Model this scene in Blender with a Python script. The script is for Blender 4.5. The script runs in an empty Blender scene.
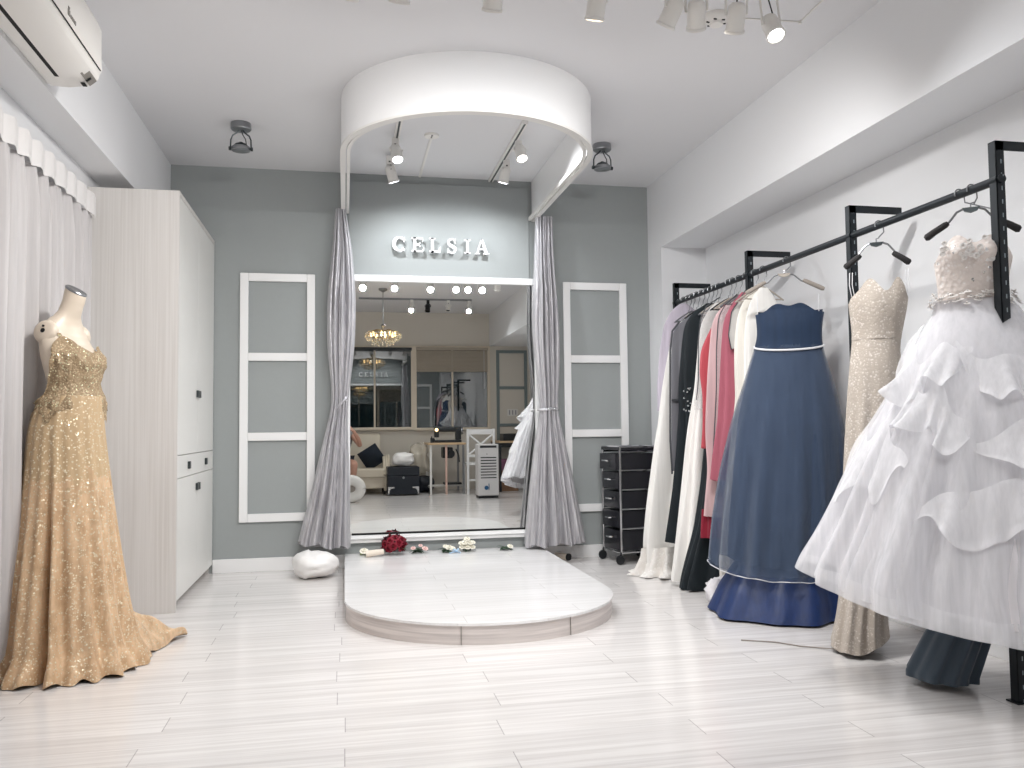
import bpy, bmesh, math, random
from math import sin, cos, pi, radians as R
from mathutils import Vector, Matrix, noise

random.seed(7)
SC = bpy.context.scene
COL = SC.collection

# ------------------------------------------------------------------ camera model (measured from the photograph, 1024x768)
FPX = 830.6
PITCH, YAW, ROLL = R(3.011), R(11.4154), R(-0.6505)
CAM = Vector((0, 0, 1.0))
FW = Vector((sin(YAW) * cos(PITCH), cos(YAW) * cos(PITCH), sin(PITCH)))
_r = Vector((cos(YAW), -sin(YAW), 0))
_u = _r.cross(FW)
RT = cos(ROLL) * _r + sin(ROLL) * _u
UP = -sin(ROLL) * _r + cos(ROLL) * _u

# room sizes (metres)
D, H = 6.209, 2.906           # far wall, ceiling
WL, WR = -1.40, 2.735         # side walls
FY = -1.25                    # wall behind the photographer
BLX, BLZ = -1.216, 2.437      # left beam face, underside
BRX, BRZ = 2.3715, 2.365      # right beam face, underside
WR2, WSTEP = 3.06, .75         # the side wall steps back behind the camera


def ray(u, v):
    return FW + RT * ((u - 512) / FPX) + UP * ((384 - v) / FPX)


def at(u, v, X=None, Y=None, Z=None):
    """measured photo point -> place on a known plane of the room"""
    d = ray(u, v)
    t = X / d.x if X is not None else (Y / d.y if Y is not None else (Z - 1) / d.z)
    return CAM + d * t


def mir(u, v, X=None, Y=None, Z=None):
    """a point seen in the mirror -> its real place behind"""
    if Y is not None:
        Y = 2 * D - Y
    p = at(u, v, X, Y, Z)
    return Vector((p.x, 2 * D - p.y, p.z))


def sil(pts, c, ax):
    """photo outline points -> (z, s) on the upright plane through c along ax"""
    out = []
    n = Vector((-ax[1], ax[0]))
    for u, v in pts:
        d = ray(u, v)
        t = (n.x * c[0] + n.y * c[1]) / (n.x * d.x + n.y * d.y)
        p = CAM + d * t
        out.append((p.z, (p.x - c[0]) * ax[0] + (p.y - c[1]) * ax[1]))
    out.sort(key=lambda q: -q[0])
    return out


def lerp_tab(tab, z):
    """tab sorted by falling z"""
    if z >= tab[0][0]:
        return tab[0][1]
    for (za, a), (zb, b) in zip(tab, tab[1:]):
        if z >= zb:
            f = (za - z) / max(1e-9, za - zb)
            return a + (b - a) * f
    return tab[-1][1]


def smooth_tab(tab, n=60):
    """resample and blur a (z, value) table so outlines have no kinks"""
    z0, z1 = tab[0][0], tab[-1][0]
    v = [lerp_tab(tab, z0 + (z1 - z0) * i / n) for i in range(n + 1)]
    for _ in range(6):
        v = [v[0]] + [(v[i - 1] + 2 * v[i] + v[i + 1]) / 4 for i in range(1, n)] + [v[-1]]
    return [(z0 + (z1 - z0) * i / n, v[i]) for i in range(n + 1)]


def ss(a, b, x):
    t = max(0, min(1, (x - a) / (b - a)))
    return t * t * (3 - 2 * t)


# ------------------------------------------------------------------ materials
def lin(c):
    return tuple(((x / 255) / 12.92 if x / 255 <= 0.04045 else ((x / 255 + 0.055) / 1.055) ** 2.4) for x in c) + (1,)


class NT:
    def __init__(self, name):
        self.m = bpy.data.materials.new(name)
        self.m.use_nodes = True
        self.t = self.m.node_tree
        self.b = self.t.nodes['Principled BSDF']
        self.out = self.t.nodes['Material Output']

    def n(self, kind, **kw):
        nd = self.t.nodes.new(kind)
        for k, v in kw.items():
            if k in nd.inputs:
                self.put(nd.inputs[k], v)
            else:
                setattr(nd, k, v)
        return nd

    def put(self, sock, v):
        if isinstance(v, bpy.types.NodeSocket):
            self.t.links.new(v, sock)
        else:
            sock.default_value = v

    def set(self, **kw):
        for k, v in kw.items():
            self.put(self.b.inputs[k.replace('_', ' ')], v)

    def math(self, op, a, b=0.0):
        nd = self.t.nodes.new('ShaderNodeMath')
        nd.operation = op
        self.put(nd.inputs[0], a)
        self.put(nd.inputs[1], b)
        return nd.outputs[0]

    def mix(self, f, a, b):
        nd = self.t.nodes.new('ShaderNodeMixRGB')
        self.put(nd.inputs[0], f)
        self.put(nd.inputs[1], a)
        self.put(nd.inputs[2], b)
        return nd.outputs[0]

    def ramp(self, f, lo, hi, c0=(0, 0, 0, 1), c1=(1, 1, 1, 1)):
        nd = self.t.nodes.new('ShaderNodeValToRGB')
        self.put(nd.inputs[0], f)
        e = nd.color_ramp.elements
        e[0].position, e[1].position = lo, hi
        e[0].color, e[1].color = c0, c1
        return nd.outputs[0]

    def pos(self, scale=(1, 1, 1), gen='Object'):
        tc = self.t.nodes.new('ShaderNodeTexCoord')
        mp = self.t.nodes.new('ShaderNodeMapping')
        mp.inputs['Scale'].default_value = scale
        self.t.links.new(tc.outputs[gen], mp.inputs['Vector'])
        return mp.outputs[0]

    def noise(self, vec, scale, detail=3.0, rough=0.55):
        nd = self.n('ShaderNodeTexNoise', Scale=scale, Detail=detail, Roughness=rough)
        self.t.links.new(vec, nd.inputs['Vector'])
        return nd.outputs['Fac']

    def bump(self, h, strength, dist=0.01):
        nd = self.n('ShaderNodeBump', Strength=strength, Distance=dist)
        self.put(nd.inputs['Height'], h)
        self.set(Normal=nd.outputs[0])


def plain(name, rgb, rough=0.5, metal=0.0, bump=0, bscale=60, spec=0.5, alpha=1.0, var=0.0, coat=0, sheen=0, sub=None):
    k = NT(name)
    c = lin(rgb)
    k.set(Base_Color=c, Roughness=rough, Metallic=metal, Specular_IOR_Level=spec)
    if coat:
        k.set(Coat_Weight=coat, Coat_Roughness=0.1)
    if sheen:
        k.set(Sheen_Weight=sheen)
    if alpha < 1:
        k.set(Alpha=alpha)
    if bump or var:
        p = k.pos()
        f = k.noise(p, bscale)
        if bump:
            k.bump(f, bump, 0.01)
        if var:
            k.set(Base_Color=k.mix(k.math('MULTIPLY', f, var), c, lin(tuple(int(x * 0.72) for x in rgb))))
    return k.m


def cloth(name, rgb, rough=0.8, alpha=1.0, streak=0.25, dark=0.75, sheen=0.3, sat=0.0, metal=0.0, vs=(26, 26, 1.2), bump=0.15):
    """soft fabric: vertical crease streaks, optional see-through"""
    k = NT(name)
    c = lin(rgb)
    f = k.noise(k.pos(vs), 1.6, 4)
    col = k.mix(k.math('MULTIPLY', k.ramp(f, .35, .75), streak), c, lin(tuple(int(x * dark) for x in rgb)))
    k.set(Base_Color=col, Roughness=rough, Sheen_Weight=sheen, Metallic=metal, Specular_IOR_Level=0.3 + sat)
    if alpha < 1:
        w = k.noise(k.pos((30, 30, 1.3)), 1.3, 3)
        k.set(Alpha=k.math('ADD', k.math('MULTIPLY', w, 0.36), alpha - 0.18))
    k.bump(f, bump, 0.01)
    return k.m


def lace(name, rgb, dark, scale=90, rough=0.6, spark=0.0, alpha=1.0, bump=0.8):
    k = NT(name)
    p = k.pos()
    v = k.n('ShaderNodeTexVoronoi', Scale=scale)
    k.t.links.new(p, v.inputs['Vector'])
    n2 = k.noise(p, scale * 0.22, 4, 0.7)
    h = k.math('ADD', v.outputs['Distance'], k.math('MULTIPLY', n2, 1.2))
    col = k.mix(k.ramp(h, .7, 1.25), lin(rgb), lin(dark))
    k.set(Base_Color=col, Roughness=rough, Specular_IOR_Level=0.5)
    if spark:
        sp = k.n('ShaderNodeTexVoronoi', Scale=scale * 1.7)
        k.t.links.new(p, sp.inputs['Vector'])
        sep = k.n('ShaderNodeSeparateColor')
        k.t.links.new(sp.outputs['Color'], sep.inputs[0])
        on = k.math('GREATER_THAN', sep.outputs[0], 1 - spark)
        k.set(Metallic=k.math('MULTIPLY', on, 0.9), Roughness=k.math('SUBTRACT', rough, k.math('MULTIPLY', on, rough - .18)))
        k.set(Base_Color=k.mix(on, col, lin(tuple(min(255, int(x * 1.25 + 12)) for x in rgb))))
    if alpha < 1:
        k.set(Alpha=alpha)
    k.bump(h, bump, 0.004)
    return k.m


def laminate(name, base, tint, dark, row=0.143, length=1.15, rough=0.19, joint=True, sc=1.0):
    """pale wood-look boards running across the room, thin end joints"""
    k = NT(name)
    tc = k.t.nodes.new('ShaderNodeTexCoord')
    sp = k.n('ShaderNodeSeparateXYZ')
    k.t.links.new(tc.outputs['Object'], sp.inputs[0])
    x, y = sp.outputs[0], sp.outputs[1]
    r = k.math('DIVIDE', y, row)
    ri = k.math('FLOOR', r)
    rf = k.math('FRACT', r)
    wn = k.n('ShaderNodeTexWhiteNoise', noise_dimensions='1D')
    k.t.links.new(ri, wn.inputs['W'])
    off = k.math('ADD', k.math('MULTIPLY', ri, 0.5), k.math('MULTIPLY', wn.outputs[0], 0.07))
    xs = k.math('ADD', k.math('DIVIDE', x, length), off)
    xi, xf = k.math('FLOOR', xs), k.math('FRACT', xs)
    cb = k.n('ShaderNodeCombineXYZ')
    k.t.links.new(ri, cb.inputs[0])
    k.t.links.new(xi, cb.inputs[1])
    wb = k.n('ShaderNodeTexWhiteNoise', noise_dimensions='2D')
    k.t.links.new(cb.outputs[0], wb.inputs['Vector'])
    # grain streaks along x, shifted per board
    mv = k.n('ShaderNodeCombineXYZ')
    k.t.links.new(k.math('ADD', k.math('MULTIPLY', x, 1.1), k.math('MULTIPLY', wb.outputs[0], 40)), mv.inputs[0])
    k.t.links.new(k.math('MULTIPLY', y, 42), mv.inputs[1])
    k.t.links.new(k.math('MULTIPLY', ri, 3.1), mv.inputs[2])
    g = k.noise(mv.outputs[0], 1.0 * sc, 5, 0.62)
    g2 = k.noise(mv.outputs[0], 0.35 * sc, 2, 0.5)
    col = k.mix(k.ramp(g, .42, .72), lin(base), lin(tint))
    col = k.mix(k.math('MULTIPLY', k.ramp(g2, .5, .8), 0.5), col, lin(tuple(int(a * .93) for a in tint)))
    col = k.mix(k.math('MULTIPLY', wb.outputs[0], 0.10), col, lin(tuple(int(a * .85) for a in tint)))
    seam = k.math('LESS_THAN', rf, 0.012)
    col = k.mix(k.math('MULTIPLY', seam, 0.14), col, lin(dark))
    if joint:
        j = k.math('LESS_THAN', xf, 0.0036 / length)
        col = k.mix(k.math('MULTIPLY', j, 0.42), col, lin(dark))
    k.set(Base_Color=col, Roughness=k.math('ADD', k.math('MULTIPLY', g, 0.12), rough - .06), Specular_IOR_Level=0.5)
    k.bump(g, 0.04, 0.003)
    return k.m


def emit(name, rgb, power):
    k = NT(name)
    k.set(Base_Color=lin(rgb), Emission_Color=lin(rgb), Emission_Strength=power)
    return k.m


M = {}
M['ceiling'] = plain('ceiling_paint', (224, 224, 226), .85, bump=.03, bscale=20)
M['white_wall'] = plain('white_wall_paint', (231, 232, 234), .8, bump=.04, bscale=25)
M['front_wall'] = plain('warm_white_wall_paint', (216, 210, 200), .8, bump=.04, bscale=25)
M['blue_wall'] = plain('grey_blue_wall_paint', (157, 162, 162), .75, bump=.05, bscale=30, var=.06)
M['white_trim'] = plain('white_gloss_trim', (240, 240, 240), .35, bump=.02)
M['grey_trim'] = plain('grey_gloss_trim', (120, 132, 134), .4, bump=.02)
M['cream_trim'] = plain('cream_window_frame', (222, 210, 192), .45, bump=.02)
M['floor'] = laminate('white_laminate_floor', (230, 227, 225), (206, 201, 199), (84, 80, 80))
M['platform'] = laminate('white_laminate_platform', (240, 239, 239), (226, 224, 223), (170, 166, 164))
def grain_wood(name, a, b, stretch):
    k = NT(name)
    g = k.noise(k.pos(stretch), 1.0, 5, .6)
    k.set(Base_Color=k.mix(k.ramp(g, .38, .7), lin(a), lin(b)), Roughness=.42)
    k.bump(g, .06, .003)
    return k.m
M['edge_board'] = grain_wood('laminate_edge_band', (222, 214, 210), (186, 178, 175), (1.6, 1.6, 55))
M['cabinet'] = grain_wood('pale_grained_cabinet', (220, 217, 214), (208, 204, 200), (70, 70, 1.0))
M['cabinet_white'] = plain('white_cabinet_door', (226, 225, 221), .4, bump=.02)
M['mirror'] = plain('mirror_silver', (236, 238, 236), .0, metal=1.0)
def satin():
    k = NT('silver_satin')
    f = k.noise(k.pos((30, 30, 2.2)), 1.4, 4, .6)
    w = k.noise(k.pos((8, 8, 14)), 3.0, 3, .6)
    h = k.math('ADD', f, k.math('MULTIPLY', w, .5))
    k.set(Base_Color=k.mix(k.ramp(f, .35, .7), lin((204, 203, 206)), lin((172, 170, 175))), Metallic=.45, Roughness=.32, Specular_IOR_Level=.6, Sheen_Weight=.2)
    k.bump(h, .6, .012)
    return k.m
M['satin'] = satin()
M['sheer'] = cloth('white_sheer', (202, 199, 199), .85, alpha=.93, streak=.15, dark=.9)
M['sheer_head'] = cloth('white_heading_tape', (226, 224, 223), .85, streak=.1, dark=.92)
def gold():
    k = NT('gold_sequin_tulle')
    p = k.pos()
    v = k.n('ShaderNodeTexVoronoi', Scale=150)
    k.t.links.new(p, v.inputs['Vector'])
    sep = k.n('ShaderNodeSeparateColor')
    k.t.links.new(v.outputs['Color'], sep.inputs[0])
    v2 = k.n('ShaderNodeTexVoronoi', Scale=115)
    k.t.links.new(p, v2.inputs['Vector'])
    sep2 = k.n('ShaderNodeSeparateColor')
    k.t.links.new(v2.outputs['Color'], sep2.inputs[0])
    big = k.math('MULTIPLY', k.math('GREATER_THAN', sep2.outputs[1], .90), k.math('LESS_THAN', v2.outputs['Distance'], .42))
    small = k.math('MULTIPLY', k.math('GREATER_THAN', sep.outputs[0], .76), k.math('LESS_THAN', v.outputs['Distance'], .5))
    n1 = k.noise(k.pos((14, 14, 3)), 2.0, 4, .6)
    col = k.mix(k.ramp(n1, .35, .7), lin((216, 184, 148)), lin((184, 150, 114)))
    n2 = k.noise(p, 30, 3)
    col = k.mix(k.math('MULTIPLY', k.ramp(n2, .5, .75), .45), col, lin((158, 132, 100)))
    col = k.mix(small, col, lin((240, 220, 186)))
    col = k.mix(big, col, lin((255, 240, 205)))
    sz = k.n('ShaderNodeSeparateXYZ')
    k.t.links.new(p, sz.inputs[0])
    up = k.math('MULTIPLY', k.ramp(k.math('ADD', sz.outputs[2], k.math('MULTIPLY', n2, .35)), .96, 1.30), .9)   # lace worked denser towards the waist
    col = k.mix(up, col, lin((190, 164, 128)))
    col = k.mix(small, col, lin((244, 226, 194)))
    col = k.mix(big, col, lin((255, 244, 214)))
    on = k.math('MAXIMUM', big, small)
    k.set(Base_Color=col, Metallic=k.math('MULTIPLY', on, .3), Roughness=k.math('SUBTRACT', .62, k.math('MULTIPLY', on, .38)), Sheen_Weight=.15)
    # every sequin lies at its own angle
    geo = k.n('ShaderNodeNewGeometry')
    va = k.n('ShaderNodeVectorMath', operation='SUBTRACT')
    k.t.links.new(v.outputs['Color'], va.inputs[0])
    va.inputs[1].default_value = (.5, .5, .5)
    vm = k.n('ShaderNodeVectorMath', operation='SCALE')
    k.t.links.new(va.outputs[0], vm.inputs[0])
    k.t.links.new(k.math('MULTIPLY', on, .6), vm.inputs['Scale'])
    vs_ = k.n('ShaderNodeVectorMath', operation='ADD')
    k.t.links.new(geo.outputs['Normal'], vs_.inputs[0])
    k.t.links.new(vm.outputs[0], vs_.inputs[1])
    vn = k.n('ShaderNodeVectorMath', operation='NORMALIZE')
    k.t.links.new(vs_.outputs[0], vn.inputs[0])
    k.set(Normal=vn.outputs[0])
    return k.m
M['gold'] = gold()
M['gold_lace'] = lace('gold_beaded_lace', (212, 190, 158), (158, 136, 106), 110, .6, spark=.07)
M['mannequin'] = plain('cream_mannequin_shell', (226, 212, 194), .35, bump=.05, bscale=18, var=.12)
M['steel'] = plain('brushed_steel', (150, 152, 155), .28, metal=.9)
M['dark_steel'] = plain('dark_gunmetal', (72, 78, 80), .35, metal=.8)
M['chrome'] = plain('chrome', (215, 216, 218), .12, metal=1.0)
M['black'] = plain('black_plastic', (22, 24, 28), .4)
M['dark_hole'] = plain('dark_slot', (14, 15, 16), .8)
M['grip'] = plain('black_foam_grip', (38, 36, 37), .75, bump=.2, bscale=200)
M['plastic_white'] = plain('white_plastic', (232, 230, 226), .38)
M['sticker'] = plain('grey_sticker', (132, 128, 122), .5)
M['glass_smoke'] = plain('smoked_plastic', (34, 34, 40), .18, spec=.6)
def rackpaint():
    k = NT('black_slotted_steel')
    tc = k.t.nodes.new('ShaderNodeTexCoord')
    sp = k.n('ShaderNodeSeparateXYZ')
    k.t.links.new(tc.outputs['Object'], sp.inputs[0])
    z = k.math('LESS_THAN', k.math('FRACT', k.math('DIVIDE', sp.outputs[2], .05)), .32)
    x = k.math('LESS_THAN', k.math('ABSOLUTE', k.math('SUBTRACT', sp.outputs[0], 2.366)), .0022)
    x2 = k.math('LESS_THAN', sp.outputs[0], 2.3445)
    y = k.math('LESS_THAN', k.math('ABSOLUTE', k.math('SUBTRACT', k.math('FRACT', k.math('DIVIDE', sp.outputs[1], .034)), .5)), .5)
    on = k.math('MULTIPLY', z, x)
    k.set(Base_Color=k.mix(on, lin((20, 27, 33)), lin((150, 160, 166))), Roughness=.42, Metallic=.2)
    return k.m
M['rack'] = rackpaint()
M['slot'] = plain('pale_slot_edge', (110, 120, 126), .5)
M['tulle'] = cloth('white_tulle', (246, 246, 250), .9, alpha=.50, streak=.3, dark=.93, sheen=.5, vs=(18, 18, 1))
M['tulle_in'] = cloth('white_satin_lining', (240, 237, 240), .7, streak=.6, dark=.84, sheen=.2, vs=(14, 14, .8))
M['organza'] = cloth('white_organza', (248, 248, 251), .8, alpha=.52, streak=.2, dark=.95, sheen=.5, vs=(20, 20, 3))
M['white_lace'] = lace('white_beaded_lace', (246, 245, 244), (232, 228, 225), 80, .6, spark=.0)
M['nude_lace'] = lace('ivory_corset_lace', (238, 233, 230), (222, 212, 206), 60, .7, spark=.02)
M['beige_lace'] = lace('champagne_lace', (222, 215, 208), (186, 176, 165), 95, .8, spark=.0, bump=.45)
M['blue_tulle'] = cloth('slate_blue_tulle', (78, 94, 120), .85, alpha=.45, streak=.45, dark=.78, sheen=.3, vs=(22, 22, .9))
M['blue_in'] = cloth('slate_blue_lining', (34, 52, 78), .75, streak=.5, dark=.72, sheen=.1, vs=(16, 16, .8))
M['blue_satin'] = cloth('royal_blue_satin', (10, 44, 98), .42, streak=.4, dark=.6, sheen=0, sat=.3)
M['cord_white'] = plain('white_satin_cord', (225, 225, 228), .4)
M['ivory'] = cloth('ivory_chiffon', (230, 226, 218), .8, streak=.5, dark=.86, vs=(24, 24, 1))
M['white_cloth'] = cloth('white_chiffon', (238, 236, 232), .8, streak=.45, dark=.88, vs=(24, 24, 1))
M['cream_lace'] = lace('cream_hem_lace', (242, 240, 236), (226, 222, 217), 60, .8)
M['lilac'] = cloth('lilac_chiffon', (198, 190, 203), .8, streak=.5, dark=.85)
M['black_cloth'] = cloth('black_gown_cloth', (20, 30, 36), .6, streak=.4, dark=.6, sheen=.1)
M['grey_cloth'] = cloth('mid_grey_cloth', (122, 122, 128), .8, streak=.4, dark=.85)
M['slate_cloth'] = cloth('slate_grey_tulle', (72, 84, 96), .85, streak=.3, dark=.8)
M['red_cloth'] = cloth('coral_red_cloth', (188, 80, 90), .7, streak=.5, dark=.75)
M['pink_cloth'] = cloth('pale_pink_chiffon', (216, 184, 186), .8, streak=.6, dark=.82)
M['rose_cloth'] = cloth('dusty_rose_cloth', (172, 94, 110), .7, streak=.4, dark=.78)
M['wine_cloth'] = cloth('wine_red_cloth', (140, 24, 48), .6, streak=.4, dark=.7)
M['bag'] = plain('clear_garment_bag', (225, 225, 226), .25, alpha=.22)
M['bag_grey'] = cloth('grey_garment_bag', (196, 193, 190), .6, streak=.35, dark=.85)
M['piping'] = plain('dark_bag_piping', (66, 68, 72), .6)
M['wood_hanger'] = plain('pale_wood_hanger', (168, 160, 150), .5)
M['foam_taupe'] = plain('taupe_foam_grip', (150, 142, 134), .8)
M['rose_red'] = plain('deep_red_petal', (140, 14, 42), .6, var=.5, bscale=30)
M['rose_dark'] = plain('dark_wine_petal', (70, 10, 28), .6)
M['rose_white'] = plain('cream_petal', (240, 236, 222), .6)
M['rose_pink'] = plain('blush_petal', (238, 204, 198), .6)
M['leaf'] = plain('dark_green_leaf', (52, 78, 54), .55, var=.4)
M['leaf_pale'] = plain('yellow_green_leaf', (150, 166, 96), .55)
M['ribbon_cream'] = plain('cream_ribbon', (232, 220, 205), .45)
M['ribbon_blue'] = plain('pale_blue_ribbon', (180, 208, 232), .45)
M['poly'] = plain('white_crinkled_wrap', (238, 236, 234), .38, bump=.5, bscale=14)
M['poly_clear'] = plain('clear_crinkled_wrap', (232, 224, 208), .2, alpha=.55, bump=.6, bscale=18)
M['skin'] = plain('skin', (196, 150, 130), .5, var=.1)
M['hair'] = plain('black_hair', (22, 20, 22), .5)
M['shirt'] = plain('grey_shirt', (150, 146, 144), .85)
M['shorts'] = plain('dark_shorts', (52, 54, 62), .85)
M['sofa'] = plain('cream_leatherette', (214, 204, 186), .45, bump=.08, bscale=40)
M['navy'] = plain('navy_cushion_cloth', (16, 30, 46), .7, bump=.2, bscale=120)
M['trunk'] = plain('black_trunk_panel', (14, 22, 34), .5, bump=.1, bscale=90)
M['wood_top'] = plain('beige_table_top', (206, 176, 140), .5)
M['copper'] = plain('rose_painted_leg', (214, 180, 166), .4)
M['machine'] = plain('dark_sewing_machine', (34, 38, 42), .35)
M['cooler'] = plain('cooler_shell', (214, 212, 212), .4)
M['blue_mark'] = plain('blue_emblem', (44, 96, 140), .5)
M['cardboard'] = plain('brown_cardboard', (138, 106, 82), .8)
M['pink_box'] = plain('dark_pink_box', (132, 84, 108), .6)
M['blind'] = cloth('taupe_slat_blind', (172, 162, 148), .8, streak=.1)
M['crystal'] = plain('crystal_glass', (245, 240, 225), .05, spec=.9)
M['crystal'].node_tree.nodes['Principled BSDF'].inputs['Transmission Weight'].default_value = .6
M['brass'] = plain('antique_brass', (168, 140, 90), .3, metal=.9)
def pane():
    k = NT('dark_window_glass')
    k.set(Base_Color=lin((20, 34, 38)), Roughness=.015, IOR=2.9, Specular_IOR_Level=.5)
    return k.m
M['pane'] = pane()
M['night'] = plain('dark_outside', (10, 14, 16), .9)
M['bulb_cool'] = emit('cool_lamp_lens', (236, 243, 255), 14)
M['bulb_white'] = emit('white_lamp_lens', (255, 250, 244), 8)
M['bulb_warm'] = emit('warm_lamp_lens', (255, 226, 190), 6)
M['bulb_small'] = emit('warm_candle_bulb', (255, 214, 150), 4)


# ------------------------------------------------------------------ mesh builder
class MB:
    def __init__(self):
        self.bm = bmesh.new()
        self.bev = False

    def face(self, vs):
        try:
            return self.bm.faces.new(vs)
        except ValueError:
            return None

    def v(self, p):
        return self.bm.verts.new(p)

    def box(self, lo, hi, bev=0.0, rot=None, piv=None, seg=2):
        lo, hi = Vector(lo), Vector(hi)
        c = [self.v((x, y, z)) for z in (lo.z, hi.z) for y in (lo.y, hi.y) for x in (lo.x, hi.x)]
        fs = [self.face([c[i] for i in q]) for q in ((0, 2, 3, 1), (4, 5, 7, 6), (0, 1, 5, 4), (2, 6, 7, 3), (0, 4, 6, 2), (1, 3, 7, 5))]
        vs = c
        if bev:
            self.bev = True
            es = list({e for f in fs for e in f.edges})
            r = bmesh.ops.bevel(self.bm, geom=es + c, offset=bev, segments=seg, affect='EDGES', profile=.6)
            vs = [x for x in r['verts']]
            vs = list({x for f in r['faces'] for x in f.verts} | set(v for v in vs if v.is_valid))
            # include the untouched faces' vertices
            seen, st = set(vs), list(vs)
            while st:
                a = st.pop()
                for e in a.link_edges:
                    b = e.other_vert(a)
                    if b not in seen:
                        seen.add(b); st.append(b)
            vs = list(seen)
        if rot is not None:
            bmesh.ops.rotate(self.bm, verts=vs, cent=piv if piv is not None else (lo + hi) / 2, matrix=rot)
        return vs

    def rings(self, rings, closed=True, cap0=False, cap1=False):
        rv = [[self.v(p) for p in r] for r in rings]
        n = len(rings[0])
        for a, b in zip(rv, rv[1:]):
            for i in range(n if closed else n - 1):
                j = (i + 1) % n
                self.face((a[i], a[j], b[j], b[i]))
        if cap0:
            self.face(list(reversed(rv[0])))
        if cap1:
            self.face(rv[-1])
        return rv

    def tube(self, pts, r, n=10, caps=True, radii=None):
        pts = [Vector(p) for p in pts]
        rr, prev = [], None
        for i, p in enumerate(pts):
            d = (pts[min(i + 1, len(pts) - 1)] - pts[max(i - 1, 0)]).normalized()
            if prev is None:
                a = d.orthogonal().normalized()
            else:
                a = (prev - d * prev.dot(d))
                a = a.normalized() if a.length > 1e-6 else d.orthogonal().normalized()
            prev = a
            b = d.cross(a)
            q = radii[i] if radii else r
            rr.append([p + (a * cos(2 * pi * k / n) + b * sin(2 * pi * k / n)) * q for k in range(n)])
        self.rings(rr, True, caps, caps)

    def lathe(self, prof, c=(0, 0, 0), axis=(0, 0, 1), n=28, caps=True):
        """prof: (r, h) along axis"""
        ax = Vector(axis).normalized()
        a = ax.orthogonal().normalized()
        b = ax.cross(a)
        c = Vector(c)
        rr = [[c + ax * h + (a * cos(2 * pi * k / n) + b * sin(2 * pi * k / n)) * max(r, 1e-4) for k in range(n)] for r, h in prof]
        self.rings(rr, True, caps, caps)

    def grid(self, f, nu, nv):
        vs = [[self.v(f(i / nu, j / nv)) for i in range(nu + 1)] for j in range(nv + 1)]
        for j in range(nv):
            for i in range(nu):
                self.face((vs[j][i], vs[j][i + 1], vs[j + 1][i + 1], vs[j + 1][i]))

    def ball(self, c, r, n=14, m=8, sq=(1, 1, 1)):
        c = Vector(c)
        rr = []
        for j in range(1, m):
            a = pi * j / m
            rr.append([c + Vector((sq[0] * r * sin(a) * cos(2 * pi * k / n), sq[1] * r * sin(a) * sin(2 * pi * k / n), sq[2] * r * cos(a))) for k in range(n)])
        self.rings(rr, True, True, True)

    def prism(self, pts, d0, d1, to):
        """flat outline pts (a,b) extruded between depths d0 and d1; to(a,b,d)->3D"""
        A = [self.v(to(a, b, d0)) for a, b in pts]
        B = [self.v(to(a, b, d1)) for a, b in pts]
        n = len(pts)
        self.face(A)
        self.face(list(reversed(B)))
        for i in range(n):
            j = (i + 1) % n
            self.face((A[i], B[i], B[j], A[j]))

    def build(self, name, mat, parent=None, ang=42, loc=None, double=False):
        bmesh.ops.recalc_face_normals(self.bm, faces=self.bm.faces[:])
        me = bpy.data.meshes.new(name)
        self.bm.to_mesh(me)
        self.bm.free()
        if ang:
            me.polygons.foreach_set('use_smooth', [True] * len(me.polygons))
            me.set_sharp_from_angle(angle=R(ang))
        me.materials.append(M[mat] if isinstance(mat, str) else mat)
        o = bpy.data.objects.new(name, me)
        COL.objects.link(o)
        if self.bev and ang:
            wn = o.modifiers.new('even_shading', 'WEIGHTED_NORMAL')
            wn.keep_sharp = True
        if parent is not None:
            o.parent = parent
            o.matrix_parent_inverse = Matrix.Translation(-Vector(parent.location)) if not parent.rotation_euler[2] else parent_matrix(parent).inverted()
        return o


def parent_matrix(p):
    m = Matrix.LocRotScale(p.location, p.rotation_euler, None)
    return (parent_matrix(p.parent) @ p.matrix_parent_inverse @ m) if p.parent else m


def tag(o, label=None, cat=None, group=None, kind=None):
    if label:
        o['label'] = label
    if cat:
        o['category'] = cat
    if group:
        o['group'] = group
    if kind:
        o['kind'] = kind
    return o


def thing(name, label, cat, loc, group=None):
    o = bpy.data.objects.new(name, None)
    o.empty_display_size = .1
    COL.objects.link(o)
    o.location = loc
    return tag(o, label, cat, group)


def struct(o, label, cat='room'):
    return tag(o, label, cat, kind='structure')


def bx(lo, hi, bev=0.0):
    m = MB()
    m.box(lo, hi, bev)
    return m


def dup(o, parent=None, offset=None):
    """copy a thing with its parts and sub-parts"""
    c = o.copy()
    COL.objects.link(c)
    if parent is not None:
        c.parent = parent
    for ch in [x for x in bpy.data.objects if x.parent == o]:
        dup(ch, c)
    if offset is not None:
        c.location = Vector(o.location) + Vector(offset)
    return c


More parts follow.
